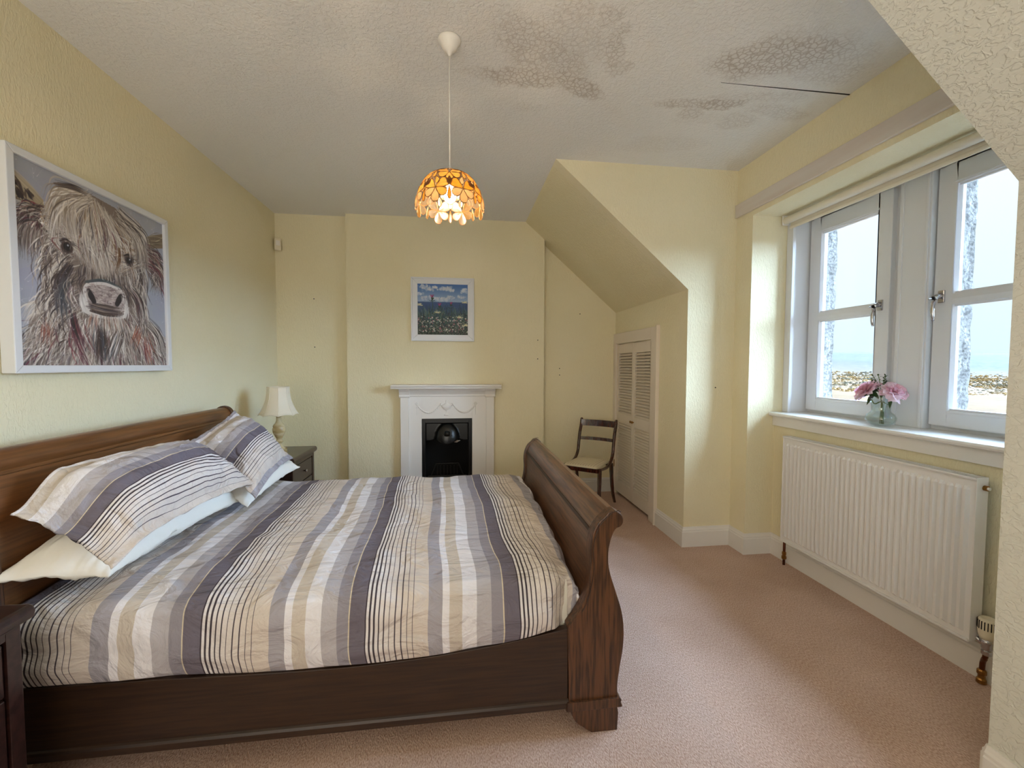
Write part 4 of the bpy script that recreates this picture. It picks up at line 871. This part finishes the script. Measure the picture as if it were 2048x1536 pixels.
# ------------------------------------------------------------ dining chair in the alcove corner
def chair():
    w = thing('dining_chair', 'mahogany dining chair with curved rail back and ivory patterned seat', 'chair', (1.299, 4.11, 0), rz=-2.237)
    k = dict(parent=w, local=True); zs, wf, wb, d, zt = .46, .40, .38, .45, .845
    hf, hbk = wf/2, wb/2; m = M_chair
    # side pieces: back upright sweeping down into the seat rail (klismos curve), each side one piece
    for s_ in (-1, 1):
        pts = interp([(-d/2-.095, s_*hbk, zt+.002), (-d/2-.082, s_*hbk, zt-.05), (-d/2-.045, s_*hbk, zt-.13), (-d/2-.020, s_*hbk, zt-.22), (-d/2+.010, s_*hbk, zs+.06), (-d/2+.08, s_*(hbk+.001), zs-.005), (-d/2+.20, s_*(hbk+.005), zs-.032), (d/2-.10, s_*hf, zs-.022), (d/2-.01, s_*hf, zs-.012)], 34)
        MB().tube(pts, [.014]+[.017]*32+[.018], 8, flat=.8, up=(0, 1, 0)).build('side_rail', m, **k, smooth=True)
        MB().lathe([(.004, -.014), (.016, -.010), (.019, 0), (.016, .010), (.004, .014)], (0, 0, 0), 12).build('scroll_ear', m, **k, smooth=True)
        e = COL.objects[-1]; e.rotation_euler = (PI/2, 0, 0); e.location = (-d/2-.098, s_*hbk, zt+.004)
        # legs
        MB().tube(interp([(d/2-.018, s_*hf, zs-.02), (d/2-.014, s_*hf, .30), (d/2-.002, s_*hf, .12), (d/2+.030, s_*hf, 0)], 12), [.021]*4+[.019]*3+[.017]*3+[.015]*2, 4, up=(0, 1, 0)).build('leg', m, **k)
        MB().tube(interp([(-d/2+.055, s_*hbk, zs-.02), (-d/2+.035, s_*hbk, .30), (-d/2-.012, s_*hbk, .12), (-d/2-.080, s_*hbk, 0)], 14), [.021]*4+[.019]*4+[.017]*4+[.016]*2, 4, up=(0, 1, 0)).build('leg', m, **k)
    def crest(x, z0, z1, bow, t, name):
        v = []; f = []; n = 16
        for i in range(n+1):
            u = i/n*2-1; xb = x-bow*(1-u*u); yy = u*(hbk-.004)
            v += [(xb-t/2, yy, z0), (xb+t/2, yy, z0), (xb+t/2-.006, yy, z1), (xb-t/2-.006, yy, z1)]
        for i in range(n):
            for q in range(4): f.append([i*4+q, i*4+(q+1) % 4, (i+1)*4+(q+1) % 4, (i+1)*4+q])
        f += [[0, 1, 2, 3], [n*4+3, n*4+2, n*4+1, n*4]]
        o = MB().add(v, f).build(name, m, **k, angle=.6)
    crest(-d/2-.080, zt-.062, zt+.004, .03, .020, 'crest_rail'); crest(-d/2-.026, .640, .672, .026, .016, 'back_rail')
    MB().box(d/2-.036, d/2-.004, -hf+.015, hf-.015, zs-.045, zs-.005).build('front_rail', m, **k, bevel=.004)
    MB().box(-d/2+.03, -d/2+.055, -hbk+.015, hbk-.015, zs-.05, zs-.008).build('back_seat_rail', m, **k, bevel=.004)
    # drop-in seat pad
    n = 22; v = []; f = []
    for i in range(n+1):
        for j in range(n+1):
            u, t = i/n*2-1, j/n*2-1; x = -d/2+.035+(d-.045)*(u+1)/2; yy = t*((hbk-.018)*(1-(u+1)/2)+(hf-.018)*(u+1)/2)
            h = .032*(max(0, 1-abs(u)**5)*max(0, 1-abs(t)**5))**.5; v.append((x, yy, zs-.012+h))
    for i in range(n):
        for j in range(n): f.append([i*(n+1)+j, (i+1)*(n+1)+j, (i+1)*(n+1)+j+1, i*(n+1)+j+1])
    mt = mat('ivory_seat_damask', (226, 214, 186), .75); t_ = mt.node_tree
    vo = t_.nodes.new('ShaderNodeTexVoronoi'); vo.inputs['Scale'].default_value = 38; vo.inputs['Randomness'].default_value = 0; tcn = t_.nodes.new('ShaderNodeTexCoord'); t_.links.new(tcn.outputs['Object'], vo.inputs[0])
    r = t_.nodes.new('ShaderNodeValToRGB'); r.color_ramp.interpolation = 'CONSTANT'; r.color_ramp.elements[0].color = L4((190, 160, 140)); r.color_ramp.elements[1].position = .26; r.color_ramp.elements[1].color = L4((226, 214, 186))
    t_.links.new(vo.outputs['Distance'], r.inputs[0]); t_.links.new(r.outputs[0], t_.nodes['Principled BSDF'].inputs['Base Color'])
    s_ = link('seat', v, f, mt, w, True, smooth=True); so = s_.modifiers.new('t', 'SOLIDIFY'); so.thickness = .02; so.offset = -1
chair()

# ------------------------------------------------------------ pendant lamp
def pendant():
    px, py = -.030, 2.065
    w = thing('pendant_lamp', 'hanging ceiling lamp with amber shell petal dome shade, lit', 'lamp', (px, py, C))
    MB().lathe([(.001, 0), (.052, 0), (.054, -.006), (.050, -.014), (.040, -.024), (.034, -.040), (.026, -.050), (.014, -.056), (.006, -.072), (.003, -.076)][::-1], (px, py, C-.0005), 28).build('ceiling_rose', M_whitepl, w, smooth=True)
    MB().tube([(px, py, C-.07), (px, py, 2.36)], .0032, 8).build('flex', M_whitepl, w, smooth=True)
    MB().lathe([(.008, 2.268), (.019, 2.272), (.020, 2.30), (.017, 2.322), (.012, 2.340), (.005, 2.362)], (px, py, 0), 18).build('lampholder', M_whitepl, w, smooth=True)
    b = MB().lathe([(.002, 2.196), (.014, 2.199), (.024, 2.207), (.029, 2.219), (.029, 2.232), (.024, 2.246), (.015, 2.258), (.012, 2.268)], (px, py, 0), 24).build('bulb', M_bulb, w, smooth=True)
    l = add_light('bulb_light', 'POINT', (px, py, 2.205), (0, 0, 0), BULB_W, (1.0, .80, .55), shadow_soft_size=.03)
    b.visible_shadow = True
    # dome surface: radius as function of arc fraction s (0 top, 1 rim)
    PR = interp([(.030, 2.334, 0), (.075, 2.322, 0), (.115, 2.292, 0), (.140, 2.250, 0), (.154, 2.205, 0), (.160, 2.160, 0), (.156, 2.105, 0)], 60)
    arc = [0]
    for i in range(1, 60): arc.append(arc[-1]+(PR[i]-PR[i-1]).length)
    LT_ = arc[-1]
    def surf(th, s, off=0):
        s = max(0, min(LT_, s)); i = min(int(np.searchsorted(arc, s)), 59); i = max(i, 1); t = (s-arc[i-1])/(arc[i]-arc[i-1]); p = PR[i-1].lerp(PR[i], t)
        r = p.x+off; return Vector((px+r*math.sin(th), py-r*math.cos(th), p.y))
    def rad(s): i = min(max(int(np.searchsorted(arc, s)), 1), 59); return PR[i].x
    def piece(pts, c_th, c_s, mi, off=.0):
        """pts: outline (a: across metres, b: down metres) around (c_th,c_s)"""
        r0 = rad(c_s); n = len(pts); out = []
        for a, b_ in pts:
            s = c_s+b_; out.append(surf(c_th+a/rad(max(.004, min(LT_, s))), s, off))
        ctr = sum(out, Vector())/n; nr = (out[n//3]-out[0]).cross(out[2*n//3]-out[0]).normalized()*.0012
        v = [ctr]+out; f = [[0, 1+i, 1+(i+1) % n] for i in range(n)]
        v2 = [q+nr for q in v]; f2 = [[a+n+1 for a in q][::-1] for q in f]; f3 = [[1+i, 1+(i+1) % n, n+2+(i+1) % n, n+2+i] for i in range(n)]
        p = link('shell_petal', [*v, *v2], f+f2+f3, M_shell[mi], w)
        MB().tube(out+[out[0]], .0015, 4).build('edging', M_wire, p)
        return p
    def petal(cx_, cy_, ang, ln, wd, th, s, mi, off=0, n=12):
        # teardrop pointing to (0,0): tip at origin, bulb outwards
        pts = []
        for i in range(n):
            t = 2*PI*i/n; a = (1-math.cos(t))/2; rr = wd/2*math.sin(t)*(a**.55)*1.15; x = a*ln
            pts.append((cx_+x*math.cos(ang)-rr*math.sin(ang), cy_+x*math.sin(ang)+rr*math.cos(ang)))
        piece(pts, th, s, mi, off)
    R = random.Random(2)
    for k in range(6):
        th = k*PI/3+PI/6; st = PI/3
        # top ring trapezoid
        a0, a1 = .034, .072
        q = [surf(th-st*.48, .004), surf(th-st*.2, .003), surf(th+st*.2, .003), surf(th+st*.48, .004), surf(th+st*.47, .052), surf(th+st*.2, .056), surf(th-st*.2, .056), surf(th-st*.47, .052)]
        n = len(q); ctr = sum(q, Vector())/n; v = [ctr]+q; v2 = [p_-Vector((0, 0, .0012)) for p_ in v]; f = [[0, 1+i, 1+(i+1) % n] for i in range(n)]
        p = link('shell_petal', v+v2, f+[[a+n+1 for a in z][::-1] for z in f]+[[1+i, 1+(i+1) % n, n+2+(i+1) % n, n+2+i] for i in range(n)], M_shell[1], w); MB().tube(q+[q[0]], .0013, 4).build('edging', M_wire, p)
        for s_ in (-1, 1): petal(s_*.004, 0, 0 if s_ > 0 else PI, .040, .020, th, .066, 1)
        # upper flower of five petals centred at k*60 deg
        thf = k*PI/3; sc = .105
        for q_, (ang, ln, wd) in enumerate(((-2.55, .056, .042), (-.59, .056, .042), (.42, .046, .036), (2.72, .046, .036), (1.57, .046, .034))):
            petal(.002*math.cos(ang), .002*math.sin(ang), ang, ln*1.12, wd*1.2, thf, sc, R.choice([0, 0, 2]))
        petal(0, -.026, 1.57, .052, .020, thf+PI/6, .108, 0)
        for s_ in (-1, 1): petal(s_*.012, .0, 1.57+s_*-.35, .046, .024, thf+PI/6, .128, R.choice([0, 1]))
    for k in range(8):
        th = k*PI/4+PI/8; sc = .196
        for ang, ln, wd in ((-2.5, .064, .056), (-.64, .064, .056), (.55, .056, .044), (2.59, .056, .044), (1.57, .062, .044)):
            petal(.002*math.cos(ang), .002*math.sin(ang), ang, ln, wd, th, sc-.004, R.choice([0, 1, 1, 2]), .003)
        petal(0, -.020, 1.57, .045, .026, th+PI/8, .152, 1, .001)
        petal(0, -.020, 1.57, .060, .018, th+PI/8, .205, 2, .001)
    # bottom and top rim wires
    MB().tube([surf(2*PI*i/36, .002) for i in range(37)], .002, 5).build('top_ring', M_wire, w)
pendant()

# ------------------------------------------------------------ radiator
def radiator():
    Y0, Y1, Z0, Z1, X0, X1 = 1.592, 2.722, .190, .936, 2.280, 2.352
    w = thing('radiator', 'white ribbed panel radiator on the wall under the window', 'radiator', (2.32, 2.157, Z0))
    # pressed front panel
    n = 33; pitch = (Y1-Y0-.05)/n; v = []; f = []; prof = []
    ys = [(Y0, 0)]
    for i in range(n):
        a = Y0+.025+i*pitch
        ys += [(a, 0), (a+pitch*.22, 1), (a+pitch*.50, 1), (a+pitch*.72, 0)]
    ys += [(Y1-.02, 0), (Y1, 0)]
    zs = [(Z0, 0), (Z0+.030, 0), (Z0+.045, 1), (Z1-.060, 1), (Z1-.045, 0), (Z1-.012, 0), (Z1, 0)]
    for (y, d) in ys:
        for (z, e) in zs: v.append((X0+.017*(1-d*e), y, z))
    # ribs stand proud: shift so that proud = X0
    m = len(zs)
    for i in range(len(ys)-1):
        for j in range(m-1): f.append([i*m+j, (i+1)*m+j, (i+1)*m+j+1, i*m+j+1])
    p = link('front_panel', v, f, M_rad, w); so = p.modifiers.new('t', 'SOLIDIFY'); so.thickness = .003; so.offset = -1
    for za, zb in ((Z1-.010, Z1+.001), (Z0-.002, Z0+.008)): MB().box(X0+.004, X0+.018, Y0-.002, Y1+.002, za, zb).build('panel_edge', M_rad, w, bevel=.003)
    for y in (Y0-.003, Y1-.002):
        MB().box(X0+.010, X1, y, y+.005, Z0+.003, Z1+.002).build('side_panel', M_rad, w, bevel=.002)
    g = MB().box(X0+.012, X0+.020, Y0, Y1, Z1-.006, Z1+.001).box(X1-.008, X1, Y0, Y1, Z1-.006, Z1+.001).box(X0+.012, X1, Y0, Y0+.05, Z1-.006, Z1+.001).box(X0+.012, X1, Y1-.05, Y1, Z1-.006, Z1+.001).build('top_grille', M_rad, w)
    sl = MB()
    for i in range(86): y = Y0+.055+i*(Y1-Y0-.11)/85; sl.box(X0+.020, X1-.008, y-.0025, y+.0025, Z1-.006, Z1-.001)
    tag(sl.build('grille_slots', M_rad, g), kind='stuff')
    box('back_panel', X1-.012, X1+.012, Y0+.02, Y1-.02, Z0+.02, Z1-.02, M_rad, w, bevel=.004)
    for y in (Y0+.2, Y1-.2): box('bracket', X1+.01, XR, y, y+.03, Z0+.1, Z1-.1, M_rad, w)
    MB().tube([(X1-.022, Y0-.002, Z1-.045), (X1-.022, Y0-.016, Z1-.045)], .012, 12).build('air_vent', M_brass, w, smooth=False)
    MB().tube([(X1-.022, Y0-.016, Z1-.045), (X1-.022, Y0-.024, Z1-.045)], .007, 6).build('vent_plug', M_whitepl, COL.objects[-1])
    # thermostatic valve at the near end
    vx, vy = 2.335, 1.555
    t = MB().lathe([(.014, .170), (.018, .178), (.018, .196), (.024, .204), (.026, .222)], (vx, vy, 0), 18).build('valve_body', M_chrome, w, smooth=True)
    MB().tube([(vx, vy, .188), (vx, vy+.040, .205), (vx, Y0+.01, .210)], .011, 10).build('valve_tail', M_chrome, t, smooth=True)
    MB().lathe([(.024, .222), (.029, .238), (.032, .262), (.032, .298), (.030, .310), (.024, .316), (.020, .312), (.002, .312)], (vx, vy, 0), 26).build('valve_head', M_plast, w, smooth=True)
    hd = COL.objects[-1]
    for q in range(20):
        a = 2*PI*q/20; MB().box(-.0016, .0016, -.0012, .0022, .268, .305).build('groove', M_black, hd)
        o = COL.objects[-1]
        for v_ in o.data.vertices: pass
        o.location = (0, 0, 0)
        me = o.data; rot = Matrix.Rotation(a, 4, 'Z'); off = Vector((vx, vy, 0))-WL[w.name]
        for v_ in me.vertices:
            lc = v_.co+WL[w.name]; lc = Vector((lc.x+0, lc.y+.0315, lc.z)); lc = rot @ lc; v_.co = lc+Vector((vx, vy, 0))-WL[w.name]
    MB().tube(interp([(vx, vy, .175), (vx, vy+.003, .135), (vx+.012, vy+.018, .105), (vx+.014, vy+.022, .06), (vx+.014, vy+.022, 0)], 14), .010, 10).build('pipe', M_pipe, w, smooth=True)
    MB().lathe([(.012, .145), (.017, .150), (.017, .168), (.012, .172)], (vx, vy, 0), 6).build('compression_nut', M_chrome, w)
    MB().lathe([(.012, .0), (.018, .004), (.018, .020), (.013, .026), (.013, .040), (.017, .046), (.017, .060), (.012, .066)], (vx+.014, vy+.022, 0), 10).build('pipe_joint', M_brass, w)
    lx, ly = 2.335, 2.735
    MB().tube([(lx, ly, .21), (lx, ly, 0)], .009, 10).build('pipe', M_pipe, w, smooth=True)
    MB().tube([(lx, ly, .20), (lx, ly-.03, .205)], .010, 10).build('valve_tail', M_chrome, w, smooth=True)
    MB().lathe([(.010, .040), (.016, .045), (.016, .062), (.011, .068), (.014, .075), (.014, .092), (.009, .098)], (lx, ly, 0), 8).build('lockshield_valve', M_brass, w)
radiator()

# ------------------------------------------------------------ roller blind
def blind():
    w = thing('roller_blind', 'rolled-up cream roller blind under the window head', 'blind', (2.41, 2.03, 2.50))
    mt = mat('blind_fabric', (226, 218, 200), .75)
    MB().tube([(2.410, 1.185, 2.500), (2.410, 2.905, 2.500)], .026, 18).build('fabric_roll', mt, w, angle=.6)
    MB().tube([(2.432, 1.20, 2.448), (2.432, 2.885, 2.448)], .013, 12, flat=.6).build('bottom_bar', mt, w, angle=.6)
    box('hanging_fabric', 2.4315, 2.433, 1.20, 2.885, 2.45, 2.505, mt, w)
    for y in (1.175, 2.906): box('bracket', 2.385, 2.44, y, y+.006, 2.468, ZR-.001, M_whitepl, w, bevel=.002)
blind()

# ------------------------------------------------------------ vase of peonies on the sill
def flowers():
    vx, vy, vz = 2.432, 2.160, 1.0875
    w = thing('glass_vase', 'clear ribbed bulb-shaped glass vase on the window sill', 'vase', (vx, vy, vz))
    prof = [(.030, .0), (.044, .003), (.062, .018), (.071, .036), (.071, .050), (.062, .068), (.047, .081), (.043, .090), (.045, .115), (.051, .150), (.056, .170), (.0545, .171), (.049, .150), (.043, .115), (.0405, .090), (.044, .080), (.058, .066), (.067, .050), (.067, .038), (.058, .021), (.042, .007), (.002, .006)]
    MB().lathe(prof, (vx, vy, vz), 72, rmod=lambda a, z: 1+(.012*math.cos(36*a) if .01 < z < .08 else 0)).build('vessel', M_vase, w, smooth=True)
    g = mat('peony_leaf', (44, 74, 34), .5); gs = mat('peony_stem', (86, 112, 52), .5); pk = [petal_mat('peony_petal_pink', (246, 206, 220)), petal_mat('peony_petal_pale', (250, 226, 236)), petal_mat('peony_petal_deep', (238, 184, 202))]
    # petal mesh (unit), cupped
    n = 6; v = []; f = []
    for i in range(n+1):
        for j in range(n+1):
            u, t = i/n, j/n*2-1; wd = math.sin(min(1, u*1.15+.12)*PI*.62)**.8; x = t*wd*.5; z = u; y = .35*(t*t)*wd*.5-.32*u*u+.30*u**3+.04*math.sin(t*7)*u
            v.append((x, y, z))
    for i in range(n):
        for j in range(n): f.append([i*(n+1)+j, i*(n+1)+j+1, (i+1)*(n+1)+j+1, (i+1)*(n+1)+j])
    metas = []
    for m_ in pk:
        o = link('petal_tmp', v, f, m_, smooth=True); metas.append(o.data); bpy.data.objects.remove(o)
    R = random.Random(4)
    def peony(c, axis, s, lab, stem_to):
        root = thing('peony', lab, 'flower', c, group=None)
        axis = Vector(axis).normalized(); q = axis.to_track_quat('Z', 'Y')
        N_ = 46
        for i in range(N_):
            t = (i+.5)/N_; tilt = 1.75*t**.75; az = i*2.39996; ln = s*(.55+.50*t)*R.uniform(.88, 1.1)
            o = bpy.data.objects.new('petal', metas[R.choice([0, 0, 1, 1, 2]) if t < .6 else R.choice([0, 1, 1])]); COL.objects.link(o); o.parent = root
            rot = Matrix.Rotation(az, 4, 'Z') @ Matrix.Rotation(-tilt, 4, 'X') @ Matrix.Rotation(R.uniform(-.25, .25), 4, 'Y')
            o.matrix_local = q.to_matrix().to_4x4() @ Matrix.Translation((0, 0, -s*.25)) @ rot @ Matrix.Diagonal((ln*.80, ln, ln, 1))
        MB().tube(interp([Vector(c)-axis*s*.3, (Vector(c)+Vector(stem_to))*.5+Vector((0, 0, .015)), Vector((vx, vy, vz+.13))+(Vector(stem_to)-Vector((vx, vy, vz)))*.3, Vector(stem_to)], 16), .0032, 7).build('stem', gs, root, smooth=True)
        return root
    p1 = peony((vx-.045, vy+.062, vz+.213), (-.45, .55, .75), .080, 'larger pink peony, left of the two in the vase', (vx+.008, vy-.010, vz+.012))
    p2 = peony((vx+.005, vy-.072, vz+.212), (-.1, -.65, .75), .068, 'smaller pink peony, right of the two in the vase', (vx-.004, vy-.016, vz+.012))
    def leaf(base, tip, wd, droop, parent):
        b, t = Vector(base), Vector(tip); n = 8; v = []; d = (t-b); sd = d.cross(Vector((-.6, -.3, .8))).normalized()
        for i in range(n+1):
            u = i/n; p = b+d*u+Vector((0, 0, -droop*(u-.5)**2*4+droop)); ww = wd*math.sin(PI*min(1, u*.92+.06))**.9
            v += [p-sd*ww, p+Vector((0, 0, -.003)), p+sd*ww]
        f = []
        for i in range(n): f += [[i*3, i*3+1, i*3+4, i*3+3], [i*3+1, i*3+2, i*3+5, i*3+4]]
        link('leaf', v, f, g, parent, smooth=True)
    c0 = (vx, vy, vz+.17)
    leaf((vx-.01, vy+.03, vz+.185), (vx-.03, vy+.135, vz+.140), .013, .01, p1); leaf((vx-.02, vy+.02, vz+.19), (vx-.045, vy+.045, vz+.118), .013, .01, p1)
    leaf((vx-.03, vy+.02, vz+.175), (vx-.06, vy-.035, vz+.215), .022, .012, p1); leaf((vx-.03, vy+.04, vz+.185), (vx-.04, vy-.02, vz+.20), .018, .012, p1)
    leaf((vx-.01, vy-.06, vz+.185), (vx-.04, vy-.085, vz+.110), .010, .008, p2); leaf((vx-.02, vy-.02, vz+.17), (vx-.05, vy-.07, vz+.175), .014, .01, p2); leaf((vx-.03, vy-.01, vz+.16), (vx-.055, vy+.03, vz+.20), .014, .01, p2)
    # sprig of small dark-leaved greenery between the blooms
    s = thing('greenery_sprig', 'sprig of tiny dark green leaves between the two peonies', 'foliage', (vx, vy, vz+.01))
    for k in range(7):
        a = R.uniform(0, 2*PI); top = Vector((vx-.01+.030*math.cos(a), vy+.012+.035*math.sin(a), vz+R.uniform(.245, .290)))
        st = interp([Vector((vx+R.uniform(-.01, .01), vy+R.uniform(-.015, .005), vz+.012)), Vector((vx, vy, vz+.14)), (top+Vector((vx, vy, vz+.2)))*.5, top], 12); MB().tube(st, .0017, 5).build('twig', gs, s)
        for q in range(8):
            p = st[-1-(q//2)].lerp(top, .2); dr = Vector((R.uniform(-1, 1), R.uniform(-1, 1), R.uniform(-.2, 1))).normalized()*R.uniform(.012, .020); sd = dr.cross(Vector((0, .3, 1))).normalized()*.006
            link('small_leaf', [p, p+dr*.5+sd, p+dr, p+dr*.5-sd], [[0, 1, 2, 3]], g, s)
flowers()

# motion sensor high in the corner
w = thing('motion_sensor', 'small white alarm sensor high in the left far corner', 'sensor', (-1.772, 4.56, 2.562))
MB().prism([(-.030, -.020), (.030, -.020), (.034, .0), (.024, .022), (-.024, .022)], 'z', 0, .118).build('housing', M_plast, w, local=True, bevel=.006)
MB().box(-.018, .018, -.024, -.019, .045, .095).build('lens', M_whitepl, w, local=True, bevel=.003)
w.rotation_euler = (0, 0, .6); w.location = (-1.762, 4.545, 2.562)
